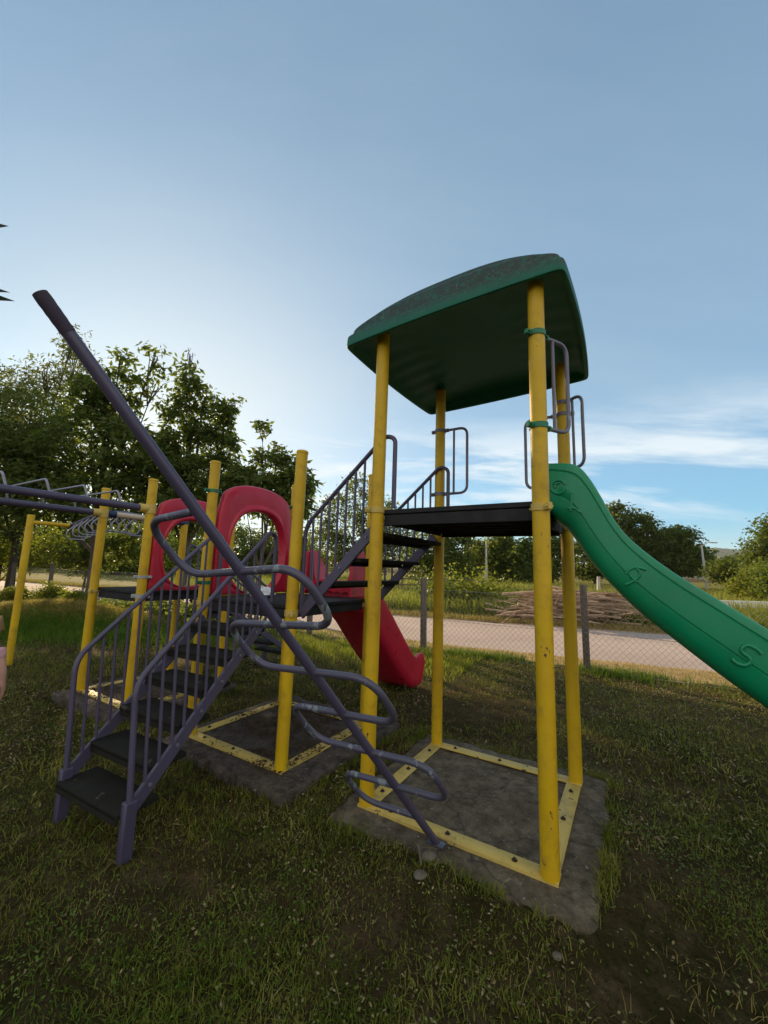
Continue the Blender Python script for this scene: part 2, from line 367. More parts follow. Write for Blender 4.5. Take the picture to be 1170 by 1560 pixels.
# ------------------------------------------------------------------ concrete slabs
def slab(name, label, a0, a1, b0, b1, mat, seed, chips=()):
    n = 90; rr = np.random.default_rng(seed)
    A = np.linspace(a0, a1, n); B = np.linspace(b0, b1, n)
    mb = MB(); per = []
    for i in range(n): per.append((A[i], b0))
    for i in range(1, n): per.append((a1, B[i]))
    for i in range(1, n): per.append((A[-1-i], b1))
    for i in range(1, n-1): per.append((a0, B[-1-i]))
    per = np.array(per); c = np.array([(a0+a1)/2, (b0+b1)/2]); m = len(per)
    j = (vnoise(per[:, 0]+seed, per[:, 1], 2.5, seed)-.5)*.03+(vnoise(per[:, 0]+seed, per[:, 1], 13, seed+1)-.5)*.018+(vnoise(per[:, 0]+seed, per[:, 1], 37, seed+1)-.5)*.02
    for (ca, cb, rad, amt) in chips:
        dd = np.hypot(per[:, 0]-ca, per[:, 1]-cb); j -= amt*np.clip(1-dd/rad, 0, 1)
    dirv = per-c; dirv /= np.linalg.norm(dirv, axis=1)[:, None]
    rings = []
    for s, z in ((0, -.006), (.3, -.006), (.6, -.006), (.8, -.006), (.95, -.007), (.99, -.009), (1., -.016), (1.003, -.05), (1.006, -.10), (1.02, -.25)):
        q = c+(per+dirv*j[:, None]*min(1, s**3)-c)*s
        zz = z + ((vnoise(q[:, 0], q[:, 1], 6, seed+4)-.5)*.006 if s < .95 else (vnoise(per[:, 0], per[:, 1], 12, seed+8)-.5)*.02)
        rings.append([W(q[k, 0], q[k, 1], zz[k]) for k in range(m)])
    mb.loft(rings[1:], True); mb.add([W(c[0], c[1], -.006)]+rings[1], [(0, 1+(k+1) % m, 1+k) for k in range(m)])
    o = mb.build(name, mat, ang=50); return tag(o, label, 'concrete slab')
slab('concrete_slab', 'bare grey cracked concrete slab under the green roofed tower', -.17, 1.31, -.22, 1.28, M['slab'], 3, [(1.31, -.22, .08, .03), (-.17, -.22, .3, .05), (1.31, 1.1, .25, .04), (.3, -.22, .15, .03)])
slab('concrete_slab', 'soil covered concrete slab under the deck with the big red arch', -2.02, -.50, -.22, 1.34, M['slab_dirty'], 5)
slab('concrete_slab', 'rough concrete slab on the left under the monkey bar deck', -4.16, -2.78, -.20, 1.25, M['slab_dirty'], 8)

# ------------------------------------------------------------------ common fittings
PR = .047
def post(parent, a, b, z0, z1, topshift=(0, 0), cap=True, name='post', mat=None):
    mb = MB(); p0 = W(a, b, z0); p1 = W(a, b, z1)+E1*topshift[0]+E2*topshift[1]
    n = 14
    pts = [p0+(p1-p0)*t for t in np.linspace(0, 1, n)]
    mb.tube(pts, PR, 28)
    if cap:
        d = nrm(p1-p0); mb.tube([p1-d*.012, p1+d*.004, p1+d*.012], [PR+.0035, PR+.0035, PR-.006], 28)
    return mb.build(name, mat or M['yellow'], parent), (lambda z: p0+(p1-p0)*((z-z0)/(z1-z0)))
def clamp(parent, c, ear, mat, h=.034, name='clamp', two=True):
    mb = MB(); rr = PR+.006
    mb.tube([c-EZ*h/2, c+EZ*h/2], rr, 24, caps=True)
    for sgn in ((1, -1) if two else (1,)):
        e = nrm(ear)*sgn; mb.box(c+e*(rr+.014), e, np.cross(EZ, e), EZ, .022, .012, h/2, .003)
        mb.tube([c+e*(rr+.018)-np.cross(EZ, e)*.024, c+e*(rr+.018)+np.cross(EZ, e)*.024], .008, 6)
    return mb.build(name, mat, parent)
def base_frame(parent, a0, a1, b0, b1, mat, bw=.088, nb=3):
    mb = MB(); h = .006
    hw = bw/2; ins = .012
    mb.box(W((a0+a1)/2, b0+ins, h), E1, E2, EZ, (a1-a0)/2+hw, hw, .005, .002)
    mb.box(W((a0+a1)/2, b1-ins, h), E1, E2, EZ, (a1-a0)/2+hw, hw, .005, .002)
    for a in (a0+ins, a1-ins):
        mb.box(W(a, (b0+b1)/2, h-.0025), E1, E2, EZ, hw, (b1-b0)/2-hw+ins+.0, .005, .002)
    # outer lips of the angle iron
    mb.box(W((a0+a1)/2, b0+ins-hw-.003, h-.016), E1, E2, EZ, (a1-a0)/2+hw, .003, .02)
    mb.box(W((a0+a1)/2, b1-ins+hw+.003, h-.016), E1, E2, EZ, (a1-a0)/2+hw, .003, .02)
    mb.box(W(a0+ins-hw-.003, (b0+b1)/2, h-.016), E1, E2, EZ, .003, (b1-b0)/2, .02)
    mb.box(W(a1-ins+hw+.003, (b0+b1)/2, h-.016), E1, E2, EZ, .003, (b1-b0)/2, .02)
    fr = mb.build('base_frame', mat, parent)
    for t in np.linspace(.16, .84, nb):
        for (a, b) in ((a0+(a1-a0)*t, b0+ins), (a0+(a1-a0)*t, b1-ins), (a0+ins, b0+(b1-b0)*t), (a1-ins, b0+(b1-b0)*t)):
            m2 = MB(); c = W(a, b, h+.004)
            m2.tube([c, c+EZ*.002], .016, 14); m2.tube([c+EZ*.002, c+EZ*.009], .0105, 6); m2.tube([c+EZ*.009, c+EZ*.014], .006, 8)
            m2.build('anchor_bolt', M['bolt'], fr)
    return fr
def deckplate(parent, a0, a1, b0, b1, z, mat, ribs=5, t=.035):
    mb = MB(); ac, bc = (a0+a1)/2, (b0+b1)/2
    mb.box(W(ac, bc, z-t/2), E1, E2, EZ, (a1-a0)/2, (b1-b0)/2, t/2, .006)
    for s in (b0+.018, b1-.018):                                     # edge channels
        mb.box(W(ac, s, z-t-.040), E1, E2, EZ, (a1-a0)/2-.03, .012, .038, .003)
    for s in (a0+.018, a1-.018):
        mb.box(W(s, bc, z-t-.034), E1, E2, EZ, .012, (b1-b0)/2-.04, .032, .003)
    for k in range(ribs):
        b = b0+(b1-b0)*(k+1)/(ribs+1); mb.box(W(ac, b, z-t-.028), E1, E2, EZ, (a1-a0)/2-.04, .014, .026, .003)
    return mb.build('deck', mat, parent)

# ------------------------------------------------------------------ tower with the green roof
T = thing('play_tower', 'tall tower of four yellow posts under a mossy green plastic roof', 'play tower', W(.55, .55, 0))
base_frame(T, 0, 1.1, 0, 1.1, M['yellow_worn'])
deckplate(T, .02, 1.08, .03, 1.07, 1.91, M['deck'], 5)
posts = {}
for key, a, b, ts in (('fl', 0, 0, (.0, .02)), ('fr', 1.1, 0, (-.005, .0)), ('bl', 0, 1.1, (-.0, .0)), ('br', 1.1, 1.1, (-.01, .0))):
    posts[key] = post(T, a, b, .008, 3.24, ts, cap=False)
for key, zs in (('fl', (1.905,)), ('fr', (1.865,)), ('bl', (1.86,)), ('br', (1.86,))):
    o, f = posts[key]
    for z in zs: clamp(o, f(z), E1+E2 if key in ('fl', 'br') else E1-E2, M['yellow_worn'], .04)
# grab rails: bent tube loops clamped to the posts
def grab_rail(parent, postkey, d, z0, z1, out, cmat, mat):
    o, f = posts[postkey]; d = nrm(d); mb = MB()
    p0, p1 = f(z0), f(z1)
    s = .05
    mb.tube(fillet([p1+d*s, p1+d*out, p0+d*out, p0+d*s], .075, 7), .0125, 12)
    mb.tube([p1+d*out*.52, p0+d*out*.52], .0105, 10)
    r = mb.build('grab_rail', mat, parent)
    for z in (z0, z1): clamp(r, f(z), d, cmat, .032)
    return r
grab_rail(T, 'bl', E1, 2.21, 2.83, .27, M['steel'], M['steel'])
grab_rail(T, 'br', -E1, 2.20, 2.80, .30, M['steel'], M['steel'])
grab_rail(T, 'fr', E1*.13+E2*.2, 2.34, 2.91, .25, M['clamp_green'], M['steel'])
grab_rail(T, 'br', E1*.15-E2*.12, 2.33, 2.90, .20, M['steel'], M['steel'])
# roof
def roof():
    mb = MB(); n = 320; cx, cy, hx, hy = .55-.044, .55+.10, .765, .765; z0 = 3.205
    th = np.arange(n)*2*math.pi/n
    def contour(k):
        e = 40.0; c, s = np.cos(th), np.sin(th); r = (np.abs(c)**e+np.abs(s)**e)**(-1/e); u, v = r*c, r*s
        u2 = u*(1+.040*(1-v*v)); v2 = v*(1+.03*(1-u*u)); return u2*hx*k, v2*hy*k, u*k, v*k
    def ring(k, z, inset=0.):
        X, Y, u, v = contour(k)
        zz = z(u, v) if callable(z) else np.full(n, z)
        return [W(cx+X[i], cy+Y[i], zz[i]+.028*u[i]-.026) for i in range(n)]
    def dome(u, v):
        s = np.clip(1-np.abs(u)**3, 0, 1)**.62*np.clip(1-np.abs(v)**3, 0, 1)**.6
        return z0+.098+.37*s
    rings = []
    ks = [.04, .12, .2, .3, .4, .5, .58, .64, .70, .76, .80, .81, .85, .86, .90, .91, .945, .955]
    for q, k in enumerate(ks):
        st = {.81: -.012, .86: -.012, .91: -.012}.get(k, 0)
        rings.append(ring(k, lambda u, v, st=st: dome(u, v)+st))
    rings.append(ring(.968, z0+.094)); rings.append(ring(.985, z0+.092)); rings.append(ring(.997, z0+.082))
    rings.append(ring(1.0, z0+.066)); rings.append(ring(1.004, z0+.012)); rings.append(ring(1.0, z0+.002)); rings.append(ring(.985, z0-.002))
    rings.append(ring(.965, z0+.004)); rings.append(ring(.955, z0+.035))
    def under(u, v):
        s = np.clip(1-np.abs(u)**2.6, 0, 1)**.75*np.clip(1-np.abs(v)**3.2, 0, 1)**.55
        return z0+.035+.09*s+.003*np.cos(26*v)*(np.abs(u) > .45)
    for k in (.93, .88, .82, .76, .7, .64, .58, .5, .4, .3, .2, .1, .03): rings.append(ring(k, under))
    mb.loft(rings, True, True, True)
    return mb.build('roof', M['roof'], T, ang=32)
roof()

# ------------------------------------------------------------------ middle deck with the large red arch
def arch_panel(parent, a, b0, b1, zb, zs, zt, hole, mat, th=.05):
    """panel across e2 at e1=a; hole = (centre b, centre z, half width, half height)"""
    mb = MB(); n = 120; bc = (b0+b1)/2; hw = (b1-b0)/2; hb, hz, rw, rh = hole
    ang = np.arange(n)*2*math.pi/n
    def outer(t):
        dx, dz = math.cos(t), math.sin(t); lo, hi = 0, 3
        def inside(x, z):
            if abs(x-bc) > hw or z < zb: return False
            u = (x-bc)/hw
            top = zs+(zt-zs)*(1-abs(u)**2.4)**.5 if abs(u) < 1 else zs
            if abs(u) > .90: top -= (abs(u)-.90)*1.4
            return z <= top
        for _ in range(40):
            m = (lo+hi)/2
            if inside(hb+dx*m, hz+dz*m): lo = m
            else: hi = m
        return hb+dx*lo, hz+dz*lo
    out = [outer(t) for t in ang]
    def hole_pt(t, k=1.0):
        e = 2.3; c, s = math.cos(t), math.sin(t); r = (abs(c)**e+abs(s)**e)**(-1/e); return hb+rw*k*c*r, hz+rh*k*s*r
    rings = []
    def mixring(f, y, k=1.0):
        rr = []
        for i, t in enumerate(ang):
            hx, hzz = hole_pt(t, k); ox, oz = out[i]; rr.append(W(a+y, hx+(ox-hx)*f, hzz+(oz-hzz)*f))
        return rr
    prof = [(0, .0), (0, th*.6), (.02, th*.95), (.05, th*1.15), (.10, th*1.25), (.16, th*1.2), (.20, th*.92), (.24, th*.80), (.30, th*.86), (.6, th*.95), (.9, th*.85), (.97, th*.6), (1., th*.2),
            (1., -th*.2), (.97, -th*.6), (.9, -th*.85), (.6, -th*.95), (.30, -th*.86), (.24, -th*.8), (.20, -th*.92), (.16, -th*1.2), (.10, -th*1.25), (.05, -th*1.15), (.02, -th*.95), (0, -th*.6), (0, .0)]
    for f, y in prof: rings.append(mixring(f, y))
    mb.loft(rings, True); return mb.build('arch_panel', mat, parent, ang=45)
A0, A1 = -1.861, -.761
D1 = thing('play_deck', 'raised deck with four yellow posts and the larger red arch, between both stairs', 'play deck', W(-1.31, .55, 0))
base_frame(D1, A0, A1, 0, 1.1, M['yellow_worn'])
deckplate(D1, A0+.02, A1-.02, .03, 1.07, 1.19, M['deck'], 4)
zt = 1.16
for (a, b, z1, ts) in ((A1, 0, 2.42, (.02, .0)), (A0, 0, 2.46, (.0, .0)), (A1, 1.1, 2.46, (-.0, .0)), (A0, 1.1, 2.44, (0, 0))):
    o, f = post(D1, a, b, .008, z1, ts)
    clamp(o, f(1.135), E1+E2 if (a == A0) == (b == 0) else E1-E2, M['yellow_worn'], .045)
    if a == A0:
        for z in (1.32, 2.18): clamp(o, f(z), E2, M['clamp_green'], .03)
arch_panel(D1, A0+.005, .06, 1.04, 1.20, 2.06, 2.315, (.565, 1.625, .365, .425), M['red'], .045)

# ------------------------------------------------------------------ far left deck with monkey bars
B0, B1 = -3.97, -2.925
D2 = thing('play_deck', 'farther raised deck with smaller red arch, at the end of the monkey bars', 'play deck', W(-3.45, .52, 0))
base_frame(D2, B0, B1, 0, 1.06, M['yellow_worn'])
deckplate(D2, B0+.02, B1-.02, .03, 1.03, 1.17, M['deck'], 4)
dposts = {}
for key, a, b, z1 in (('h', B1, 0, 2.38), ('g', B0, 0, 2.36), ('j', B1, 1.06, 2.30), ('i', B0, 1.06, 2.05)):
    o, f = post(D2, a, b, .008, z1, (0, 0)); dposts[key] = (o, f)
    clamp(o, f(1.13), E1-E2 if key in 'gj' else E1+E2, M['galv'] if key == 'h' else M['yellow_worn'], .04)
    if key == 'h': clamp(o, f(1.33), E1+E2, M['galv'], .03)
arch_panel(D2, B1-.005, .05, .98, 1.18, 2.02, 2.245, (.51, 1.60, .335, .385), M['red'], .045)
mb = MB(); pg = dposts['g'][1](2.06); pi = dposts['i'][1](2.06); mb.tube([pg+E2*.09, pi+E2*.0], .036, 20); cp = mb.build('cross_pipe', M['cream'], D2)
mb = MB(); mb.tube([pg+E2*.045, pg+E2*.135], .046, 20); mb.build('pipe_joint', M['blue'], cp)
mb = MB(); mb.tube([pi-EZ*.02, pi+EZ*.05], .056, 20); mb.tube([pi-E2*.11, pi], .046, 20); mb.build('pipe_joint', M['blue'], cp)

# monkey bars: two rails with hoop rungs
LAD = thing('monkey_bars', 'overhead ladder of two purple rails with raised grey hoop rungs', 'monkey bars', W(-3.45, -1.2, 1.9))
zr = 2.06
for key, a in (('h', B1), ('g', B0)):
    mb = MB(); f = dposts[key][1]; p = f(zr)
    mb.tube([p-E2*.05, p-E2*2.75], .036, 20); rl = mb.build('rail', M['purple'], LAD)
    mb = MB(); mb.tube([p-EZ*.05, p+EZ*.05], .056, 20); mb.tube([p-E2*.12, p-E2*.02], .047, 20); mb.build('rail_socket', M['yellow_worn'], rl)
for k in range(8):
    b = -.30-.30*k; mb = MB()
    mb.tube(fillet([W(B1-.0, b, zr+.02), W(B1-.03, b-.03, zr+.145), W(B0+.03, b-.03, zr+.145), W(B0, b, zr+.02)], .035, 5), .0105, 10)
    mb.build('rung', M['rail'], LAD)
for a in (B0, B1): post(LAD, a, -2.80, GZ-.05, 2.3, (0, 0))

# ring ladder: single purple beam with triangle handles
K0 = np.array([B0-2.32, .02]); RL = thing('ring_ladder', 'single curved overhead beam with triangular hand loops, on a yellow end frame', 'ring ladder', W(K0[0], .5, GZ))
post(RL, K0[0], .02, GZ-.05, 2.13, (0, 0))
mb = MB(); mb.tube([W(K0[0], .05, 2.03), W(K0[0], .60, 2.03)], .033, 18); mb.build('crossbar', M['yellow'], RL)
st = W(K0[0], .56, 2.03); en = (pg+pi)/2
bp = []
for t in np.linspace(0, 1, 24):
    p = st*(1-t)+en*t; bp.append(p+EZ*(.14*math.sin(math.pi*t)))
mb = MB(); mb.tube(bp, .030, 16); bm_ = mb.build('beam', M['purple'], RL)
mb = MB(); mb.tube([bp[0]-E1*.04, bp[0]+E1*.06], .042, 16); mb.build('pipe_joint', M['blue'], bm_)
for k in range(10):
    t = .10+.088*k; p = st*(1-t)+en*t+EZ*(.14*math.sin(math.pi*t)); mb = MB()
    mb.tube(fillet([p, p-EZ*.17+E2*.15, p-EZ*.27+E2*.12, p-EZ*.27-E2*.12, p-EZ*.17-E2*.15, p], .05, 4), .0095, 8)
    mb.build('hand_loop', M['rail'], RL)

# ------------------------------------------------------------------ stairs
def stairs(name, label, group, fR, fL, tR, tL, zs0, zs1, treads, tz0, tz1, rail, leg=None, ntop=0, bal=8, tread_depth=.23, tlen=(0., 1.)):
    """fR.. are ground-plan points; zs the stringer centre height at foot and top; rail=(knee z, top z, end z, overrun)"""
    t_ = thing(name, label, 'staircase', (*((np.asarray(fR)+np.asarray(fL))/2)[:2], zs0-.1 if leg is None else GZ), group)
    P = {}
    for key, f, tp in (('R', fR, tR), ('L', fL, tL)):
        f = np.array([f[0], f[1], 0.]); tp = np.array([tp[0], tp[1], 0.]); P[key] = (f, tp)
    cross = nrm(P['L'][0]-P['R'][0])
    for key in 'RL':
        f, tp = P[key]; sgn = 1 if key == 'R' else -1
        mb = MB(); mb.bar(f+EZ*zs0, tp+EZ*zs1, .022, .078, cross); s = mb.build('stringer', M['purple'], t_)
        for k in range(treads):
            q = (k+.62)/treads; p = f+(tp-f)*q+EZ*(zs0+(zs1-zs0)*q+.005)
            mb = MB(); mb.tube([p-cross*sgn*.010, p-cross*sgn*.020], .010, 8); mb.build('bolt', M['steel'], s)
        if leg is not None:
            mb = MB(); mb.bar(f+EZ*(zs0+.055), f+EZ*leg, .050, .062, cross); mb.build('leg', M['purple'], t_)
        kz, tzz, ez, over = rail
        u = nrm(tp-f); L = np.linalg.norm(tp-f)
        lean = cross*(.065 if leg is not None else 0); off = cross*0
        kz = kz+(.06 if leg is not None and key == 'L' else .015)
        pts = [f+EZ*(zs0+.02)+off, f+EZ*kz+lean, tp+u*over*.35+EZ*(tzz)+off, tp+u*over+EZ*(tzz-.03), tp+u*over+EZ*ez]
        mb = MB(); mb.tube(fillet(pts, .10, 7), .0165, 14); hr = mb.build('handrail', M['purple'], t_)
        for k in range(1, bal+1):
            q = k/(bal+.6); p = f+(tp-f)*q; zl = zs0+(zs1-zs0)*q+.02; zh = kz+(tzz-kz)*q*L/(L+over*.35)
            mb = MB(); mb.tube([p+EZ*zl, p+EZ*zh+lean*(1-q)], .0095, 10); mb.build('baluster', M['purple'], hr)
    for k in range(treads):
        q = (k+.5)/treads
        z = tz0+(tz1-tz0)*k/max(1, treads-1)
        qq = tlen[0]+(tlen[1]-tlen[0])*q
        a = P['R'][0]+(P['R'][1]-P['R'][0])*qq; b = P['L'][0]+(P['L'][1]-P['L'][0])*qq
        c = (a+b)/2+EZ*z; u = nrm(P['R'][1]-P['R'][0]); w = np.linalg.norm(b-a)/2-.012
        uperp = nrm(np.cross(EZ, cross)); uperp = uperp if np.dot(uperp, u) > 0 else -uperp
        mb = MB(); mb.box(c-EZ*.016, cross, uperp, EZ, w, tread_depth/2, .016, .005)
        mb.box(c-uperp*(tread_depth/2-.006)-EZ*.038, cross, uperp, EZ, w-.004, .006, .022, .002)
        mb.build('tread', M['dark_tread'], t_)
    return t_
u70 = np.array([math.cos(R(70)), math.sin(R(70))])
fR = np.array([-1.314, 2.351]); fL = np.array([-1.905, 2.672])
stairs('staircase', 'nearest purple staircase with six dark treads rising from the grass', 'purple staircases',
       fR, fL, fR+u70*1.03, fL+u70*1.03, .165, 1.02, 6, .165, .99, (.80, 1.775, 1.18, .13), leg=GZ-.06, bal=12, tread_depth=.235, tlen=(-.02, 1.02))
pt = lambda a, b: W(a, b, 0)[:2]
stairs('staircase', 'short purple staircase between the red arch deck and the roofed tower', 'purple staircases',
       pt(A1+.06, .05), pt(A1+.06, 1.04), pt(-.02, .05), pt(-.02, 1.04), 1.12, 1.80, 3, 1.385, 1.75, (1.80, 2.46, 1.92, .13), bal=8, tread_depth=.20, tlen=(.18, 1.12))
stairs('staircase', 'far purple staircase down from the back of the monkey bar deck', 'purple staircases',
       pt(B1-.22, 2.55), pt(B0+.22, 2.55), pt(B1-.22, 1.12), pt(B0+.22, 1.12), .12, 1.00, 6, .165, .99, (.78, 1.74, 1.18, .10), leg=GZ-.04, bal=12, tread_depth=.235)

# ------------------------------------------------------------------ loop climber
LC = thing('loop_climber', 'leaning purple climbing pole with snaking side loops, loose top end', 'climbing pole', (.35, 2.46, 0))
base = np.array([.350, 2.462, -.004]); DK = np.array([-.1295, -.130, .2133]); k0 = .916
def cp_(k): return base+DK*(k+k0)
dirv = None
_p, _r = R(8.0), R(1.8)
dbar = nrm(np.array([.8280, -.5555, .0745]))
mb = MB(); ks = np.linspace(-.916, 9.35, 40); mb.tube([cp_(k) for k in ks], .0205, 18); pole = mb.build('pole', M['purple'], LC)
mb = MB(); ks = np.linspace(9.30, 9.73, 10); mb.tube([cp_(k) for k in ks], [.0208, .0215, .021, .022, .0215, .0222, .0216, .0226, .0222, .0212], 18); mb.build('pole_end', M['rust'], pole)
mb = MB(); mb.box(base+EZ*.003, E1, E2, EZ, .05, .035, .004, .001); mb.build('foot_plate', M['purple_worn'], LC)
rl_, ll_ = .31, .355
path = [cp_(0)]
for k in range(0, 7):
    s = -ll_ if k % 2 == 0 else rl_
    path += [cp_(k)+dbar*s, cp_(k+1)+dbar*s]
path.append(cp_(7))
mb = MB(); mb.tube(fillet(path, .115, 9), .0155, 14); mb.build('loop_bar', M['purple_worn'], LC)

# ------------------------------------------------------------------ green slide
TOP = [(-.01, 2.189), (.093, 2.178), (.150, 2.160), (.190, 2.125), (.234, 2.055), (.282, 1.955), (.327, 1.850), (.370, 1.770), (.418, 1.703), (.505, 1.612), (.603, 1.526), (.696, 1.455), (.796, 1.383), (.89, 1.314), (.957, 1.265),
       (1.15, 1.12), (1.40, .93), (1.65, .75), (1.9, .58), (2.15, .46), (2.4, .40), (2.65, .38)]
BOT = [(-.02, 1.90), (.02, 1.835), (.055, 1.80), (.085, 1.775), (.124, 1.720), (.183, 1.616), (.248, 1.525), (.311, 1.445), (.38, 1.365), (.47, 1.275), (.56, 1.198), (.66, 1.112), (.747, 1.039), (.841, .963), (.929, .897),
       (1.10, .755), (1.33, .565), (1.58, .385), (1.85, .235), (2.12, .135), (2.4, .09), (2.66, .08)]
def resample(P, Q, n):
    m = len(P); t = np.arange(m); tt = np.linspace(0, m-1, n)
    def cr(A):
        A = np.array(A); out = []
        for x in tt:
            i = min(int(x), m-2); f = x-i; p0, p1, p2, p3 = A[max(i-1, 0)], A[i], A[i+1], A[min(i+2, m-1)]
            out.append(.5*((2*p1)+(-p0+p2)*f+(2*p0-5*p1+4*p2-p3)*f*f+(-p0+3*p1-3*p2+p3)*f**3))
        return np.array(out)
    return cr(P), cr(Q)
SA, SB = 1.1, .28; SW = .54
tp, bt = resample(TOP, BOT, 110)
SEC = [(.030, .0), (.014, -.012), (.0, .0), (-.006, .03), (-.004, .115), (-.005, .125), (.001, .140), (.001, .150), (-.006, .165), (-.006, .17), (-.012, .4), (-.012, .555), (-.006, .570), (-.006, .580), (-.012, .595), (-.008, .74), (.006, .86), (.03, .94), (.07, .985), (.12, 1.0)]
def mir(s): return [(SW-x, y) for x, y in s][::-1]
INN = [(SW-.045, .02), (SW-.06, .3), (SW-.075, .55), (SW-.12, .66), (SW/2, .70), (.12, .66), (.075, .55), (.06, .3), (.045, .02)]
SEC_ALL = SEC+mir(SEC)+INN
GS = thing('slide', 'long green plastic slide with embossed marks curving down from the tower', 'slide', W(SA+.1, SB+SW/2, 1.9))
mb = MB(); rings = []
def spt(i, x, s, q=None):
    p = tp[i]+(bt[i]-tp[i])*s; return W(SA+p[0], SB+x, p[1])
for i in range(len(tp)): rings.append([spt(i, x, s) for x, s in SEC_ALL])
mb.loft(rings, True, True, True); mb.build('slide_chute', M['green'], GS, ang=50)
def wall_pt(t, s, lift=-.013):
    x = t*(len(tp)-1); i = min(int(x), len(tp)-2); f = x-i; a = tp[i]*(1-f)+tp[i+1]*f; b = bt[i]*(1-f)+bt[i+1]*f
    p = a+(b-a)*s; return W(SA+p[0], SB+lift, p[1])
def emboss(strokes, r=.008):
    mb = MB()
    for st in strokes: mb.tube(fillet([wall_pt(*q) for q in st], .015, 4), r, 8)
    return mb.build('embossed_mark', M['green'], GS)
def emboss2(strokes, r=.0075, lift=-.0125):
    mb = MB()
    for st in strokes: mb.tube(fillet([W(SA+a, SB+lift, z) for a, z in st], .012, 4), r, 8)
    return mb.build('embossed_mark', M['green'], GS)
emboss2([[(.055+.040*math.cos(q), 2.030+.042*math.sin(q)) for q in np.linspace(.25, 2*math.pi-.35, 24)], [(.055+.018*math.cos(q), 2.036+.020*math.sin(q)) for q in np.linspace(.9, 3.6, 10)]])
emboss2([[(.129, 1.986), (.125, 1.914), (.118, 1.878)], [(.103, 1.893), (.141, 1.895), (.172, 1.864)]])
emboss2([[(.485, 1.537), (.44, 1.55), (.403, 1.535), (.39, 1.511)], [(.431, 1.553), (.457, 1.524), (.452, 1.497), (.418, 1.469), (.385, 1.451)], [(.410, 1.501), (.436, 1.469)]])
emboss2([[(0.924, 1.154), (0.908, 1.175), (0.878, 1.191), (0.855, 1.177), (0.85, 1.153), (0.88, 1.13), (0.882, 1.108), (0.86, 1.091), (0.831, 1.096), (0.811, 1.116)]], .010)

# ------------------------------------------------------------------ red slide at the back of the middle deck
RS = thing('slide', 'short red plastic slide with flared foot behind the arch deck', 'slide', W(A1-.5, 1.15, 1.2))
rb0 = A1-.80; RW_ = .60
prof = [(1.10, 1.70, 1.12), (1.18, 1.68, 1.10), (1.28, 1.60, 1.06), (1.40, 1.48, 1.00), (1.60, 1.31, .86), (1.9, 1.05, .60), (2.2, .80, .36), (2.5, .545, .14), (2.68, .405, .02), (2.78, .36, -.03), (2.88, .385, -.05), (2.97, .40, -.055), (3.04, .36, -.055), (3.08, .28, -.055)]
prof = [(b*.86+.155, zt_, zb_) for b, zt_, zb_ in prof]
mb = MB(); rings = []
sec = [(.0, .02), (-.012, .0), (-.028, .02), (-.030, .12), (-.012, .30), (.0, .70), (.02, .9), (.06, 1.)]
inn = [(RW_-.03, .05), (RW_-.06, .5), (RW_-.1, .66), (RW_/2, .72), (.1, .66), (.06, .5), (.03, .05)]
seca = sec+[(RW_-x, s) for x, s in sec][::-1]+inn
for (b, zt_, zb_) in prof: rings.append([W(rb0+x, b, zt_+(zb_-zt_)*s) for x, s in seca])
mb.loft(rings, True, True, True); mb.build('slide_chute', M['red'], RS, ang=45)
for a in (rb0-.02, rb0+RW_+.02):
    mb = MB(); pr = [(1.09, 1.20), (1.09, 1.58), (1.13, 1.66), (1.20, 1.69), (1.28, 1.66), (1.38, 1.54), (1.46, 1.36), (1.46, 1.20)]
    for s_ in (1,):
        r1 = [W(a-.022, b-.06, z) for b, z in pr]; r2 = [W(a+.022, b-.06, z) for b, z in pr]
        mb.loft([r1, r2], True, True, True)
    mb.build('side_hood', M['red'], RS, ang=60)
mb = MB(); scal = []                                               # scalloped entrance lip across the deck edge
for k in range(25):
    u = k/24; scal.append((rb0+RW_*u, 1.225+.022*abs(math.sin(u*math.pi*6))))
r1 = [W(a, 1.03, z) for a, z in scal]; r2 = [W(a, 1.02, 1.33-.01*abs(i-12)/12) for i, (a, z) in enumerate(scal)]; r3 = [W(a, 1.10, 1.37-.02*abs(i-12)/12) for i, (a, z) in enumerate(scal)]; r4 = [W(a, 1.10, 1.23) for a, z in scal]
mb.loft([r1, r2, r3, r4], False); mb.build('entrance_lip', M['red'], RS, ang=50)
for a in (rb0+.08, rb0+RW_-.08):
    mb = MB(); mb.tube([W(a, 2.45, .14), W(a, 2.45, GZ-.05)], .018, 10); mb.build('leg', M['bolt'], RS)
for a in (rb0-.06,):
    mb = MB(); mb.tube(fillet([W(a, 1.06, 1.2), W(a, 1.06, 1.98), W(a+.10, 1.06, 2.0), W(a+.13, 1.06, 1.2)], .06, 6), .013, 10); mb.build('grab_rail', M['steel'], RS)

# ------------------------------------------------------------------ fence
FN = thing('chain_link_fence', 'low chain link fence with grey square posts along the road', 'fence', (.863, 8.207, GZ))
fd = nrm(np.array([2.574, -1.316, 0])); fo = np.array([.863, 8.207, 0])
fs = np.linalg.norm([2.574, 1.316])
for k in (-6, -5, -4, -3, -2, -1, 0, 1, 2, 3, 4):
    p = fo+fd*fs*k+fd*random.uniform(-.1, .1)*(k not in (0, 1)); z0 = float(gh(p[0], p[1])); lean = np.array([random.uniform(-.02, .02), random.uniform(-.02, .02), 0])
    if k == 1: lean = -fd*.02
    mb = MB(); mb.bar(p+EZ*(z0-.2), p+lean+EZ*(1.335 if k in (0, 1) else 1.30+random.uniform(-.03, .05)), .105, .105, fd, .012); mb.build('post', M['wood'], FN)
mb = MB(); H0, H1 = GZ+.03, 1.12; sp = .075; L0, L1 = -6*fs, 4*fs
mp = fd.copy(); nrmv = np.array([-fd[1], fd[0], 0])*.0
vs = []; fs_ = []
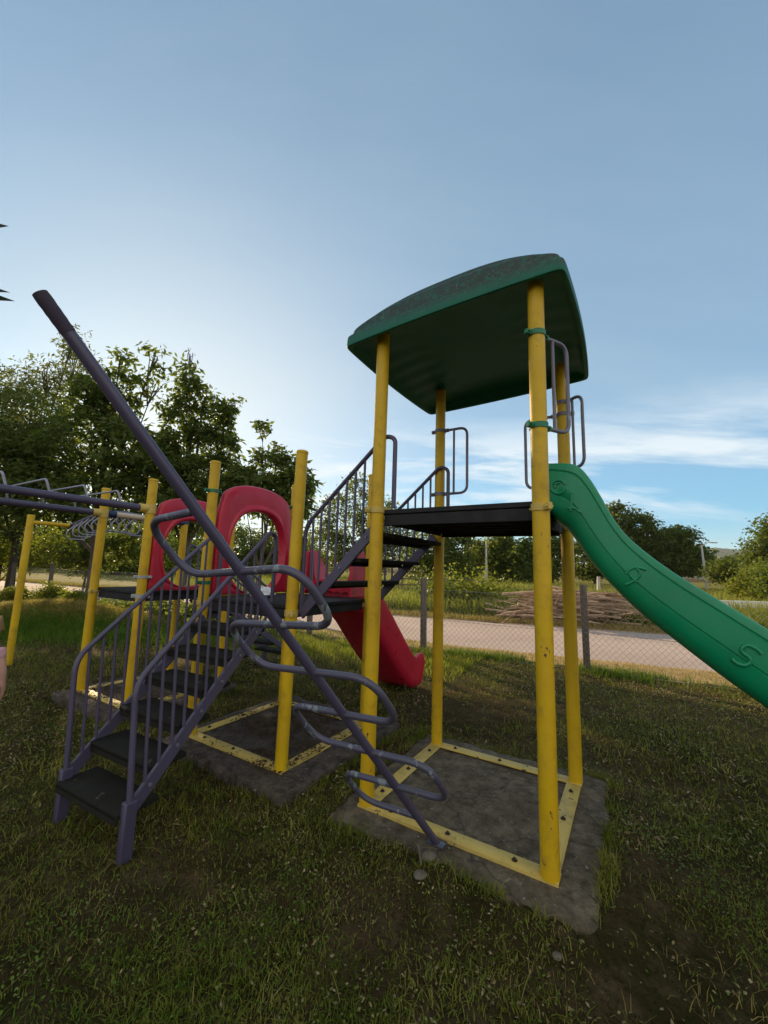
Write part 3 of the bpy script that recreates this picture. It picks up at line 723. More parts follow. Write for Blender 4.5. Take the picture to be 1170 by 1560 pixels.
def strand(p, q, r):
    d = nrm(q-p); a = nrm(np.cross(d, np.array([fd[1], -fd[0], 0]))); b = np.cross(d, a); o = len(vs)
    for c in (p, q):
        for t in range(3): vs.append(c+(a*math.cos(t*2.0944)+b*math.sin(t*2.0944))*r)
    for t in range(3): fs_.append((o+t, o+(t+1) % 3, o+3+(t+1) % 3, o+3+t))
off = np.array([-fd[1], fd[0], 0])*-.06
Ht = H1-H0
x = L0
while x < L1:
    for sgn in (1, -1):
        x0, x1 = (x, x+Ht*.95) if sgn > 0 else (x+Ht*.95, x)
        strand(fo+fd*x0+off+EZ*H0, fo+fd*x1+off+EZ*H1, .0021)
    x += sp*1.25
npmesh('wire_mesh', np.array(vs), np.array(fs_), M['wire'], FN)
for z in (H1+.005, H0, .55):
    mb = MB(); pts = [fo+fd*x+off+EZ*(z-.015*math.sin((x/fs % 1)*math.pi)) for x in np.linspace(L0, L1, 60)]; mb.tube(pts, .003, 6); mb.build('tension_wire', M['wire'], FN)

# ------------------------------------------------------------------ vegetation
def leaf_mesh(C, size, rnd, droop=.4, asp=.38, nper=1, flat=0):
    """C (n,3) leaf base points -> rhombus leaves"""
    n = len(C); az = rnd.uniform(0, 2*math.pi, n); el = rnd.normal(-droop, .5, n)
    d = np.stack([np.cos(az)*np.cos(el), np.sin(az)*np.cos(el), np.sin(el)], -1)
    r = rnd.normal(size=(n, 3)); r[:, 2] += flat; s = np.cross(d, r); s /= np.linalg.norm(s, axis=1)[:, None]+1e-9
    L = size*rnd.uniform(.6, 1.35, n)[:, None]; nn = np.cross(s, d)
    V = np.stack([C, C+d*L*.45+s*L*asp*.5+nn*L*.06, C+d*L, C+d*L*.45-s*L*asp*.5+nn*L*.06], 1).reshape(-1, 3)
    F = np.arange(4*n).reshape(n, 4); return V, F
def tree(name, label, x, y, lobes, lsize, nleaf, mat, seed, trunk_r=.16, group=None, cat='tree', clus=.33, per=22, shell=.55, zbase=None, droop=.4, asp=.38, limbs=True, lean=0):
    rnd = np.random.default_rng(seed); z0 = float(gh(x, y)) if zbase is None else zbase
    t = thing(name, label, cat, (x, y, z0), group)
    vol = np.array([l[3]*l[4]*l[5] for l in lobes])**.8; pick = rnd.choice(len(lobes), size=max(1, nleaf//per), p=vol/vol.sum())
    Lb = np.array(lobes)[pick]; u = rnd.normal(size=(len(pick), 3)); u /= np.linalg.norm(u, axis=1)[:, None]
    rad = rnd.uniform(0, 1, len(pick))**(1/3.)*(1-shell)+shell*rnd.uniform(.55, 1.12, len(pick))
    cc = np.stack([x+Lb[:, 0], y+Lb[:, 1], Lb[:, 2]], -1)+u*rad[:, None]*Lb[:, 3:6]
    cc = cc[cc[:, 2] > z0+.25]
    # leaf sprays run outwards along a twig
    m = len(cc); tw = rnd.normal(size=(m, 3))*.6; tw[:, 2] = tw[:, 2]*.5+.15
    ii = np.repeat(np.arange(m), per); s = rnd.uniform(-1, 1, len(ii))[:, None]
    C = cc[ii]+tw[ii]*s*clus*1.5+rnd.normal(size=(len(ii), 3))*clus*.42
    C[:, 2] = np.maximum(C[:, 2], z0+.1)
    V, F = leaf_mesh(C, lsize, rnd, droop, asp); npmesh('crown', V, F, mat, t)
    mb = MB(); ztop = max(l[2] for l in lobes); cx = np.mean([l[0] for l in lobes]); cy = np.mean([l[1] for l in lobes])
    n = 9; tr = []
    for k in range(n):
        q = k/(n-1); tr.append(np.array([x+cx*q*q+.12*math.sin(3*q+seed)*q, y+cy*q*q+.1*math.cos(4*q+seed)*q, z0-.1+(ztop-z0)*.80*q]))
    mb.tube(tr, [trunk_r*(1.25 if k == 0 else 1)*(1-.80*k/(n-1)) for k in range(n)], 10)
    if limbs:
        for l in lobes:
            e = np.array([x+l[0], y+l[1], l[2]]); q = min(.75, max(.25, (l[2]-z0)/(ztop-z0)*.55)); b = tr[int(q*(n-1))]
            mid = (b+e)/2+np.array([0, 0, -.12*np.linalg.norm(e-b)*.5]); mb.tube(fillet([b, mid, e], .5, 4), [trunk_r*.5*(1-.75*i/6) for i in range(7)], 7)
            for _ in range(5):
                v = rnd.normal(size=3); v /= np.linalg.norm(v); v[2] = abs(v[2])*.6; tip = e+v*np.array(l[3:6])*.95; mb.tube([e-(e-b)*.15, (e+tip)/2+rnd.normal(size=3)*.08, tip], [trunk_r*.16, trunk_r*.11, trunk_r*.04], 5)
    mb.build('trunk', M['bark'], t, fix=False)
    return t
def PX(px, y): return (px-585)/610*y
def PZ(px, py, y): return 1.5+(867+(px-585)*.031-py)/610*y
def lobe(px, py, Y, y0x, y0y, rpx, rz=None, dy=0., ry=None):
    """crown lobe whose centre appears around (px, py) when seen from the bench, at distance Y"""
    x = PX(px, Y+dy); z = PZ(px, py, Y+dy); r = rpx/610*(Y+dy)
    return (x-y0x, Y+dy-y0y, z, r, ry or r, (rz or rpx)/610*(Y+dy))
TG = 'trees behind the play equipment'
# left group, ~14 m off
def ltree(label, px, Y, specs, **kw):
    nm = kw.pop('name', 'tree'); x0 = PX(px, Y); lb = [lobe(a, b, Y, x0, Y, r, *(rest)) for (a, b, r, *rest) in specs]
    return tree(nm, label, x0, Y, lb, kw.pop('lsize', .265), kw.pop('nleaf', 14000), kw.pop('mat', M['leaf_dark']), kw.pop('seed'), group=kw.pop('group', TG), **kw)
ltree('tall feathery pale leaved tree at the left edge behind the ring ladder', 30, 16.5, [(20, 620, 50, 76), (85, 545, 30, 50), (-60, 640, 70, 100), (60, 690, 55, 50), (-30, 760, 70, 60), (70, 500, 16, 20), (40, 560, 24, 40)], seed=3, mat=M['leaf_feather'], nleaf=22000, lsize=.20, shell=.42, asp=.30, trunk_r=.15)
ltree('broad dark leafed tree behind the yellow monkey bar posts', 150, 14.5, [(150, 590, 42, 50), (105, 670, 60, 60), (190, 690, 58, 62), (60, 755, 62, 50), (150, 765, 66, 46), (212, 575, 24, 36), (150, 535, 16, 24), (206, 530, 11, 20), (110, 590, 26, 34), (20, 700, 40, 44)], seed=4, nleaf=13500, trunk_r=.13, clus=.26, per=26)
ltree('dark leafed tree with one tall shoot, behind the smaller red arch', 285, 15.5, [(262, 570, 15, 36), (262, 522, 9, 20), (262, 640, 36, 52), (316, 640, 26, 42), (236, 715, 48, 52), (305, 730, 50, 50), (336, 690, 20, 34), (270, 775, 56, 36), (337, 606, 11, 18), (290, 600, 14, 24)], seed=5, nleaf=11500, trunk_r=.13, clus=.25, per=26)
ltree('smaller tree with a thin leader rising between the arch deck posts', 400, 15, [(392, 690, 15, 24), (388, 645, 9, 16), (438, 712, 22, 24), (400, 752, 38, 34), (462, 738, 15, 20), (440, 775, 32, 28), (365, 745, 22, 40), (415, 690, 10, 18)], seed=6, nleaf=6200, trunk_r=.08, clus=.22, per=24)
ltree('low dark tree seen through the balusters of the short stairs', 560, 34, [(520, 790, 40, 40), (575, 800, 40, 40), (545, 745, 24, 24), (600, 815, 36, 38), (500, 835, 40, 34), (560, 845, 50, 30)], seed=7, nleaf=12000, lsize=.32, clus=.5, mat=M['leaf_mid'], trunk_r=.18)
ltree('bushy dark tree left of the back tower post', 675, 42, [(660, 830, 34, 34), (700, 835, 26, 34), (640, 855, 30, 28), (685, 868, 40, 22), (712, 815, 14, 16)], seed=8, nleaf=9000, lsize=.4, clus=.6, mat=M['leaf_far'], trunk_r=.2)
HG = 'hedge trees along the road behind the left trees'
for q, (px, Y, rr_, py, lab) in enumerate(((-30, 56, 46, 826, 'dense dark hedge tree at the left edge behind the end frame post'), (45, 60, 44, 830, 'dense hedge tree right of the end frame post'), (125, 62, 46, 824, 'dense hedge tree behind the foremost monkey bar post'),
        (205, 60, 44, 830, 'dense hedge tree seen under the hand loops and cross pipe'), (285, 64, 44, 828, 'dense hedge tree behind the smaller red arch'), (365, 62, 44, 834, 'dense hedge tree seen through the larger red arch'), (440, 66, 40, 834, 'dense hedge tree behind the front post of the arch deck'))):
    ltree(lab, px, Y, [(px, py, rr_, 34), (px-25, py+22, 30, 22), (px+28, py+18, 30, 24), (px, py+36, 44, 14)], seed=60+q, group=HG, nleaf=9000, lsize=.62, clus=.9, mat=M['leaf_mid'] if q % 2 else M['leaf_dark'], trunk_r=.22)
ltree('leafy thicket with sunlit gaps at the left edge under the feathery tree', 10, 18, [(0, 815, 50, 34), (45, 845, 34, 24), (-40, 850, 50, 30), (75, 822, 24, 20)], seed=95, group=TG, nleaf=4200, lsize=.2, clus=.3, mat=M['leaf_bright'], trunk_r=.06)
ltree('leafy thicket across the road seen between the two monkey bar posts', 240, 42, [(200, 850, 40, 30), (260, 846, 40, 34), (320, 852, 40, 28), (150, 860, 30, 22)], seed=96, group=TG, nleaf=9000, lsize=.42, clus=.6, mat=M['leaf_mid'], trunk_r=.12)
ltree('dark leafy thicket across the road between the end frame post and the ladder post', 140, 22, [(108, 828, 40, 32), (168, 836, 40, 28), (215, 826, 30, 28), (140, 858, 40, 18)], seed=97, group=TG, nleaf=6500, lsize=.25, clus=.33, mat=M['leaf_dark'], trunk_r=.07)
WG = 'low leafy bushes along the fence on the left'
for q, (px, py, Y, r, lab) in enumerate(((172, 928, 10.6, 17, 'low leafy bush just right of the foremost monkey bar post'), (218, 930, 10.2, 19, 'low leafy bush behind the second monkey bar post'), (262, 925, 10.0, 20, 'low leafy bush under the smaller red arch'), (322, 930, 9.6, 20, 'low leafy bush behind the upper treads of the nearest stairs'), (368, 985, 7.2, 16, 'low leafy bush beside the foot of the far stairs'), (92, 905, 11.2, 17, 'low leafy bush on the bank left of the foremost ladder post'), (40, 908, 11.4, 18, 'low leafy bush on the bank right behind the end frame post'), (128, 912, 10.8, 13, 'smallest low bush, half hidden by the foremost ladder post'))):
    ltree(lab, px, Y, [(px, py, r, r*.75), (px-r*.8, py+7, r*.7, r*.5), (px+r*.8, py+6, r*.7, r*.5)], seed=80+q, group=WG, nleaf=2600, lsize=.09, clus=.12, per=16, mat=M['leaf_mid'] if q in (0, 3, 4) else M['leaf_bright'], trunk_r=.02, name='bush')
# left trees out past the frame: their shade covers the playground
for (x, y, h, s) in ((-17, 10.5, 9, 31), (-21, 16, 10, 32), (-15.2, 14.8, 9, 33)):
    tree('tree', 'leafy tree standing beyond the left edge of the view', x, y, [(0, 0, h*.55, 2.4, 2.4, 2.2), (1, .5, h*.75, 1.7, 1.7, 1.6), (-1.2, -.4, h*.7, 1.7, 1.7, 1.6), (0, 0, h*.32, 2.2, 2.2, 1.4)], .18, 12000, M['leaf_dark'], s, .16, TG)
FG = 'trees on the far side of the field'
def ftree(label, px, Y, specs, seed, mat, nleaf=7000, ls=.5, name='tree'):
    x0 = PX(px, Y); lb = [lobe(a, b, Y, x0, Y, r, *rest) for (a, b, r, *rest) in specs]
    return tree(name, label, x0, Y, lb, ls, nleaf, mat, seed, trunk_r=.25, group=FG, clus=.75, per=20, shell=.5, asp=.55)
ftree('sunlit yellow green tree beside the pale pole, under the tower deck', 727, 62, [(722, 855, 14, 20), (732, 838, 8, 14), (712, 868, 14, 12)], 41, M['leaf_bright'], 4000)
ftree('round mid green tree right of the pale pole, under the tower deck', 765, 64, [(765, 828, 19, 18), (755, 850, 22, 22), (780, 850, 16, 24), (765, 872, 24, 12)], 42, M['leaf_mid'])
ftree('lower green tree beside the front tower post', 795, 60, [(792, 852, 14, 18), (805, 840, 14, 18), (800, 872, 20, 12)], 43, M['leaf_mid'], 5000)
ftree('sparse dark tree between the two right tower posts', 842, 66, [(840, 825, 18, 18), (850, 850, 22, 18), (835, 870, 22, 14), (862, 835, 14, 18)], 44, M['leaf_far'], 5000)
ftree('dark tree behind the bend of the green slide', 905, 70, [(900, 830, 24, 26), (895, 865, 30, 18), (925, 805, 16, 20)], 45, M['leaf_far'], 6000)
ftree('tall dark tree above the middle of the green slide', 962, 66, [(950, 790, 22, 20), (975, 808, 26, 24), (955, 830, 30, 30), (938, 772, 10, 8), (965, 865, 34, 22), (995, 800, 14, 14)], 46, M['leaf_far'], 11000)
ftree('broad dark tree beside the leaning lamp pole', 1035, 64, [(1020, 825, 26, 20), (1048, 822, 22, 14), (1060, 848, 22, 16), (1030, 858, 40, 22), (1072, 862, 16, 12), (1000, 850, 24, 26), (1042, 812, 10, 8)], 47, M['leaf_far'], 12000)
ftree('low rounded dark bush tree right of the lamp pole', 1115, 52, [(1112, 868, 24, 14), (1135, 862, 20, 14), (1095, 876, 16, 10)], 48, M['leaf_mid'], 6000, .4)
ftree('tall layered conifer at the right edge', 1172, 42, [(1172, 795, 10, 8), (1170, 812, 14, 7), (1165, 830, 20, 8), (1162, 848, 22, 9), (1160, 868, 26, 12), (1195, 830, 30, 40)], 49, M['leaf_mid'], 8000, .3)
ftree('bright yellow green shrub near the right edge above the slide', 1152, 30, [(1150, 886, 17, 12), (1132, 896, 14, 9), (1168, 880, 16, 14)], 50, M['leaf_bright'], 4500, .22, 'shrub')
ftree('dark shrub at the right edge under the conifer', 1190, 27, [(1185, 880, 22, 16), (1172, 895, 16, 9)], 51, M['leaf_mid'], 4000, .22, 'shrub')
ftree('small green shrub behind the fence post by the red slide', 672, 17, [(672, 905, 16, 14), (660, 915, 12, 10), (690, 915, 12, 10)], 52, M['leaf_mid'], 3500, .13, 'shrub')
ftree('weedy green bush left of the pile of sticks', 722, 16.5, [(715, 912, 18, 14), (735, 905, 16, 14), (752, 915, 16, 12)], 53, M['leaf_bright'], 4000, .13, 'shrub')

# near tips of a tree just outside the left edge
tl = thing('tree', 'overhanging branch with dark pointed leaf tips at the left edge', 'tree', (-3.6, 2.6, GZ))
mb = MB(); mb.tube([np.array([-4.3, 2.5, GZ-.1]), np.array([-4.25, 2.55, 2.0]), np.array([-4.1, 2.6, 3.9])], [.12, .10, .05], 10); mb.tube([np.array([-4.2, 2.57, 2.9]), np.array([-3.6, 2.75, 3.2]), np.array([-3.15, 2.9, 3.15])], [.035, .02, .008], 6)
mb.build('trunk', M['bark'], tl)
rnd = np.random.default_rng(77); vs, fs2 = [], []
def bigleaf(p, d, L, wd):
    d = nrm(d); s = nrm(np.cross(d, np.array([.3, .9, .2]))); o = len(vs)
    for (q, w2) in ((0, .1), (.35, 1), (.7, .75), (1, .04)):
        vs.append(p+d*L*q+s*wd*w2); vs.append(p+d*L*q-s*wd*w2)
    for k in range(3): fs2.append((o+2*k, o+2*k+1, o+2*k+3, o+2*k+2))
bigleaf(np.array([-3.43, 2.95, 3.66]), (1, .05, -.14), .36, .022); bigleaf(np.array([-3.42, 2.95, 3.60]), (1, .05, -.16), .40, .026); bigleaf(np.array([-3.51, 2.95, 4.20]), (1, .05, .02), .33, .03)
for _ in range(60):
    p = np.array([-4.15, 2.7, 3.7])+rnd.normal(size=3)*[.2, .2, .3]; bigleaf(p, rnd.normal(size=3)+[0, 0, -.4], .3, .025)
npmesh('crown', np.array(vs), np.array(fs2), M['dark_needle'], tl)

# ------------------------------------------------------------------ grass
def blades(name, X, Y, h, w, mat, seed, lean=.5, zoff=0.):
    rnd = np.random.default_rng(seed); n = len(X); Z = gh(X, Y)+zoff; az = rnd.uniform(0, 2*math.pi, n); hh = h*rnd.uniform(.45, 1.4, n); ww = w*rnd.uniform(.7, 1.3, n)
    P = np.stack([X, Y, Z-.005], -1); s = np.stack([np.cos(az), np.sin(az), np.zeros(n)], -1)*ww[:, None]*.5
    la = rnd.uniform(0, 2*math.pi, n); ln = np.abs(rnd.normal(0, lean, n))*hh; l = np.stack([np.cos(la)*ln, np.sin(la)*ln, np.zeros(n)], -1)
    up = np.stack([np.zeros(n), np.zeros(n), hh], -1)
    V = np.stack([P-s, P+s, P+s*.75+l*.35+up*.6, P-s*.75+l*.35+up*.6, P+l+up*.92-s*.12, P+l+up*.92+s*.12], 1).reshape(-1, 3)
    b = np.arange(n)[:, None]*6; F = np.concatenate([b+[0, 1, 2, 3], b+[3, 2, 5, 4]], 0)
    return npmesh(name, V, F, mat)
def inslab(X, Y):
    rx = X-O0[0]; ry = Y-O0[1]; a = rx*E1[0]+ry*E1[1]; b = rx*E2[0]+ry*E2[1]; m = np.zeros(len(X), bool)
    for (a0, a1, b0, b1) in ((-.16, 1.29, -.22, 1.26), (-1.98, -.54, -.18, 1.30), (-4.12, -2.82, -.16, 1.2)): m |= (a > a0) & (a < a1) & (b > b0) & (b < b1)
    return m
def onroad(X, Y): return (Y > ycurve(ROADN, X)-.05) & (Y < ycurve(ROADF, X)+.1)
BARE = [(-1.75, 1.55, .55), (-2.5, 2.3, .5), (-.95, 2.25, .45), (.05, 1.95, .32), (.35, 1.55, .26), (1.05, 1.75, .3), (-.2, 1.35, .3), (-3.2, 3.4, .6), (2.3, 3.4, .5), (.9, 4.9, .5)]
def spread(n, r0, r1, az0, az1, seed, dens=None, thr=None):
    rnd = np.random.default_rng(seed); r = np.exp(rnd.uniform(math.log(r0), math.log(r1), n)); a = rnd.uniform(R(az0), R(az1), n)
    X = r*np.sin(a); Y = r*np.cos(a); k = ~inslab(X, Y) & ~onroad(X, Y)
    if dens is not None:
        q = vnoise(X+50, Y+50, dens, seed)*.7+vnoise(X+50, Y+50, dens*3, seed+1)*.3
        pr = np.clip((q-thr)/.22, 0.04, 1)
        for (px_, py_, pr_) in BARE: pr = pr*(1-.9*np.exp(-(((X-px_)/pr_)**2+((Y-py_)/(pr_*.7))**2)))
        k &= rnd.uniform(0, 1, n) < pr
    return X[k], Y[k]
# lawn
X, Y = spread(270000, 1.0, 11, -75, 75, 11, .8, .40); k = Y < fence_y(X)+1.5
tag(blades('short_grass', X[k], Y[k], .026, .0042, M['grass'], 1, 1.0), 'short patchy grass over the playground', 'grass', kind='stuff')
X, Y = spread(80000, 1.0, 11, -75, 75, 12, 1.1, .50); k = Y < fence_y(X)+.6
tag(blades('green_grass', X[k], Y[k], .028, .0046, M['grass_green'], 2, 1.0), 'fresher green grass in tufts over the lawn', 'grass', kind='stuff')
X, Y = spread(30000, 1.0, 10, -75, 75, 13, 1.3, .55)
tag(blades('dry_grass', X, Y, .05, .0035, M['grass_dry'], 3, 1.2), 'dry straw blades scattered in the lawn', 'dry grass', kind='stuff')
def flat_leaves(name, X, Y, size, mat, seed, zo=.012, tilt=.35, asp=.6):
    rnd = np.random.default_rng(seed); n = len(X); az = rnd.uniform(0, 2*math.pi, n); d = np.stack([np.cos(az), np.sin(az), rnd.normal(0, tilt, n)], -1)
    s = np.stack([-np.sin(az), np.cos(az), rnd.normal(0, tilt, n)], -1); L = size*rnd.uniform(.5, 1.4, n)[:, None]
    C = np.stack([X, Y, gh(X, Y)+zo*rnd.uniform(.3, 1.6, n)], -1)
    V = np.stack([C-d*L*.5, C+s*L*asp*.5, C+d*L*.5, C-s*L*asp*.5], 1).reshape(-1, 3); return npmesh(name, V, np.arange(4*n).reshape(n, 4), mat)
X, Y = spread(190000, 1.0, 9, -75, 75, 14, 1.0, .46)
tag(flat_leaves('clover', X, Y, .0125, M['clover'], 4, .024), 'small round weed leaves over the lawn', 'weeds', kind='stuff')
X, Y = spread(26000, 1.0, 9, -75, 75, 15, .8, .40)
t = np.random.default_rng(5).uniform(-9, 9, 16000); oo = np.random.default_rng(6).normal(-.85, .28, 16000)
X = np.concatenate([X, .863+fd[0]*t-fd[1]*oo]); Y = np.concatenate([Y, 8.207+fd[1]*t+fd[0]*oo]); k = ~onroad(X, Y) & ~inslab(X, Y)
tag(flat_leaves('leaf_litter', X[k], Y[k], .015, M['litter'], 5, .012), 'dry fallen leaves over the lawn and beside the fence', 'leaf litter', kind='stuff')
rnd = np.random.default_rng(61)
n = 110000; X = rnd.uniform(-9, 9, n); Y = rnd.uniform(2.5, 11, n); q = vnoise(X+50, Y+50, 1.2, 71)*.6+vnoise(X+50, Y+50, 5, 72)*.4
k = (Y < fence_y(X)+.2) & ~inslab(X, Y) & (rnd.uniform(0, 1, n) < np.clip((q-.3)/.3, .1, 1))
tag(blades('lawn_grass', X[k], Y[k], .05, .008, M['grass'], 12, 1.0), 'thin trampled grass on the middle of the lawn', 'grass', kind='stuff')
n = 60000; X = rnd.uniform(-9, 9, n); Y = rnd.uniform(2.5, 11, n); q = vnoise(X+50, Y+50, 1.0, 81)*.6+vnoise(X+50, Y+50, 4, 82)*.4
k = (Y < fence_y(X)+.2) & ~inslab(X, Y) & (rnd.uniform(0, 1, n) < np.clip((q-.42)/.25, .03, 1))
tag(flat_leaves('straw_litter', X[k], Y[k], .026, M['litter'], 13, .03, .4, .4), 'pale straw and dry leaf bits over the lawn', 'leaf litter', kind='stuff')
def slab_litter(name, a0, a1, b0, b1, n, seed, label, mat, size):
    rnd = np.random.default_rng(seed); a = rnd.uniform(a0, a1, n); b = rnd.uniform(b0, b1, n)
    q = vnoise(a+9, b+9, 2.2, seed)*.6+vnoise(a+9, b+9, 8, seed)*.4; k = rnd.uniform(0, 1, n) < np.clip((q-.36)/.25, .03, 1); a, b = a[k], b[k]; n = len(a)
    P = O0+np.outer(a, E1)+np.outer(b, E2); az = rnd.uniform(0, 6.28, n); d = np.stack([np.cos(az), np.sin(az), rnd.normal(0, .3, n)], -1); sd_ = np.stack([-np.sin(az), np.cos(az), rnd.normal(0, .3, n)], -1)
    L = size*rnd.uniform(.4, 1.5, n)[:, None]; P[:, 2] = .006+rnd.uniform(0, .012, n)
    V = np.stack([P-d*L*.5, P+sd_*L*.25, P+d*L*.5, P-sd_*L*.25], 1).reshape(-1, 3); tag(npmesh(name, V, np.arange(4*n).reshape(n, 4), mat), label, 'leaf litter', kind='stuff')
slab_litter('slab_litter', A0-.05, A1+.05, -.1, 1.2, 9000, 91, 'brown leaf crumbs and soil on the slab under the arch deck', M['litter_brown'], .022)
slab_litter('slab_litter', B0-.05, B1+.05, -.1, 1.1, 4000, 92, 'brown leaf crumbs on the slab under the far left deck', M['litter_brown'], .022)
slab_litter('slab_litter', -.1, 1.25, -.18, 1.2, 260, 93, 'a few dry leaf crumbs on the bare slab of the tower', M['litter'], .016)
# longer tufts against the slab edges
rnd = np.random.default_rng(101); ex, ey = [], []
for (a0, a1, b0, b1, dens) in ((-.17, 1.31, -.22, 1.28, 1), (-2.02, -.5, -.22, 1.34, 1), (-4.16, -2.78, -.2, 1.25, .7)):
    n = int(4200*dens); t = rnd.uniform(0, 4, n); o = np.abs(rnd.normal(0, .05, n))-.012
    a = np.where(t < 1, a0+(a1-a0)*t, np.where(t < 2, a1+o, np.where(t < 3, a0+(a1-a0)*(t-2), a0-o))); b = np.where(t < 1, b0-o, np.where(t < 2, b0+(b1-b0)*(t-1), np.where(t < 3, b1+o, b0+(b1-b0)*(t-3))))
    q = vnoise(a+7, b+7, 2.6, 103)*.6+vnoise(a+7, b+7, 9, 104)*.4; k = rnd.uniform(0, 1, n) < np.clip((q-.40)/.2, 0.03, 1); P = O0+np.outer(a[k], E1)+np.outer(b[k], E2); ex.append(P[:, 0]); ey.append(P[:, 1])
tag(blades('edge_grass', np.concatenate(ex), np.concatenate(ey), .052, .0046, M['grass'], 17, .9), 'longer grass tufts against the edges of the concrete slabs', 'grass', kind='stuff')
# long grass along the fence, dry verge, field
rnd = np.random.default_rng(21)
t = rnd.uniform(-18, 11, 36000); o = rnd.normal(0, .15, 36000)-.04; X = .863+fd[0]*t-fd[1]*o; Y = 8.207+fd[1]*t+fd[0]*o; k = ~onroad(X, Y) & (rnd.uniform(0, 1, 36000) < np.clip((vnoise(X+3, Y+3, 1.5, 55)*.65+vnoise(X+3, Y+3, 6, 56)*.35-.38)/.25, .06, 1))
tag(blades('fence_grass', X[k], Y[k], .11, .009, M['grass_green'], 6, .5), 'longer green grass along the foot of the fence', 'grass', kind='stuff')
n = 20000; X = rnd.uniform(-14, 12, n); yn = ycurve(ROADN, X); Y = fence_y(X)+.1+(yn-fence_y(X)-.02)*rnd.uniform(0, 1, n)**.9; k = (Y > fence_y(X)) & (Y < yn-.02)
tag(blades('verge_grass', X[k], Y[k], .055, .008, M['grass_dry'], 7, 1.0), 'dry golden grass on the verge between fence and road', 'dry grass', kind='stuff')
n = 26000; X = rnd.uniform(-30, 24, n); Y = ycurve(ROADF, X)+np.abs(rnd.normal(0, .55, n))
tag(blades('far_verge_grass', X, Y, .16, .014, M['grass_dry'], 8, .7), 'dry golden grass on the far edge of the road', 'dry grass', kind='stuff')
n = 60000; X = rnd.uniform(-45, 75, n); d = np.exp(rnd.uniform(math.log(1.2), math.log(60), n)); Y = ycurve(ROADF, np.clip(X, -60, 60))+d; X = X*(.35+d/60*.9)+4
Y = ycurve(ROADF, np.clip(X, -60, 60))+d; hh = .28+.35*vnoise(X, Y, .35, 9)
tag(blades('field_grass', X, Y, .55, .03, M['field'], 9, .5), 'tall rough grass of the field beyond the road', 'grass', kind='stuff')
n = 16000; t = rnd.uniform(-6.5, 1.2, n); o = rnd.normal(-1.0, .45, n); X = .863+fd[0]*t-fd[1]*o; Y = 8.207+fd[1]*t+fd[0]*o; k = ~onroad(X, Y) & (vnoise(X+5, Y+5, 1.3, 65) > .40)
tag(blades('meadow_grass', X[k], Y[k], .10, .009, M['field'], 15, .6), 'yellow green meadow grass inside the fence behind the red slide', 'grass', kind='stuff')
# leafy weeds on the bank and along the fence at left
n = 9000; X = rnd.normal(-6.2, 2.6, n); Y = fence_y(X)-.9+rnd.normal(0, .55, n); k = ~onroad(X, Y) & (vnoise(X, Y, 1.1, 33) > .42) & (X < -2.2) & (Y < ycurve(ROADN, X)-.4); X, Y = X[k], Y[k]
C = np.stack([X, Y, gh(X, Y)+rnd.uniform(.03, .42, len(X))*(.4+.9*vnoise(X, Y, 1.6, 34))], -1); V, F = leaf_mesh(C, .10, rnd, .1, .6)
tag(npmesh('weeds', V, F, M['leaf_mid']), 'leafy green weeds along the fence on the left', 'weeds', kind='stuff')
n = 20000; X = rnd.normal(-7.2, 2.2, n); Y = 8.35+rnd.normal(0, .42, n); k = ~onroad(X, Y)
n2 = 15000; X2 = rnd.normal(-8.0, 1.4, n2); Y2 = 9.05+rnd.normal(0, .26, n2); k2 = ~onroad(X2, Y2)
tag(blades('bank_dry_grass', X2[k2], Y2[k2], .15, .013, M['grass_dry'], 14, .9), 'golden dry grass along the top of the bank on the left', 'dry grass', kind='stuff')
tag(blades('bank_grass', X[k], Y[k], .15, .010, M['grass_green'], 10, .7), 'grass covering the low bank on the left', 'grass', kind='stuff')

# ------------------------------------------------------------------ brush pile, poles, rail fence, wall
bp_ = MB(); rr = random.Random(4)
pc = np.array([6.6, 13.6, GZ])
for k in range(125):
    lv = rr.random(); th = rr.gauss(-.40, .22); L = rr.uniform(1.5, 3.4)*(1-.25*lv); c = pc+np.array([rr.gauss(0, .95)*(1-.30*lv), rr.gauss(-.1, .40)*(1-.4*lv), .03+lv*.92])
    d = np.array([math.cos(th), math.sin(th), rr.gauss(0, .09)-.02]); q = c+np.array([rr.gauss(0, .05), rr.gauss(0, .05), rr.gauss(0, .04)])
    p0, p1 = c-d*L/2, c+d*L/2
    for p in (p0, p1, q): p[2] = max(p[2], GZ+.02)
    r0 = rr.uniform(.018, .055); bp_.tube([p0, q, p1], [r0, r0*.9, r0*.6], 7)
for k in range(110):
    lv = rr.random(); th = rr.gauss(-.35, .55); L = rr.uniform(.8, 2.2); c = pc+np.array([rr.gauss(0, 1.25), rr.gauss(-.15, .5), .05+lv*.9])
    d = np.array([math.cos(th), math.sin(th), rr.gauss(0, .22)]); q = c+np.array([rr.gauss(0, .06), rr.gauss(0, .06), rr.gauss(0, .06)]); p0, p1 = c-d*L/2, c+d*L/2
    for p in (p0, p1, q): p[2] = max(p[2], GZ+.02)
    r0 = rr.uniform(.008, .018); bp_.tube([p0, q, p1], [r0, r0*.8, r0*.4], 5)
tag(bp_.build('brush_pile', M['stick'], fix=False), 'heaped pile of long cut branches on the far side of the road', 'brush pile', kind='stuff')
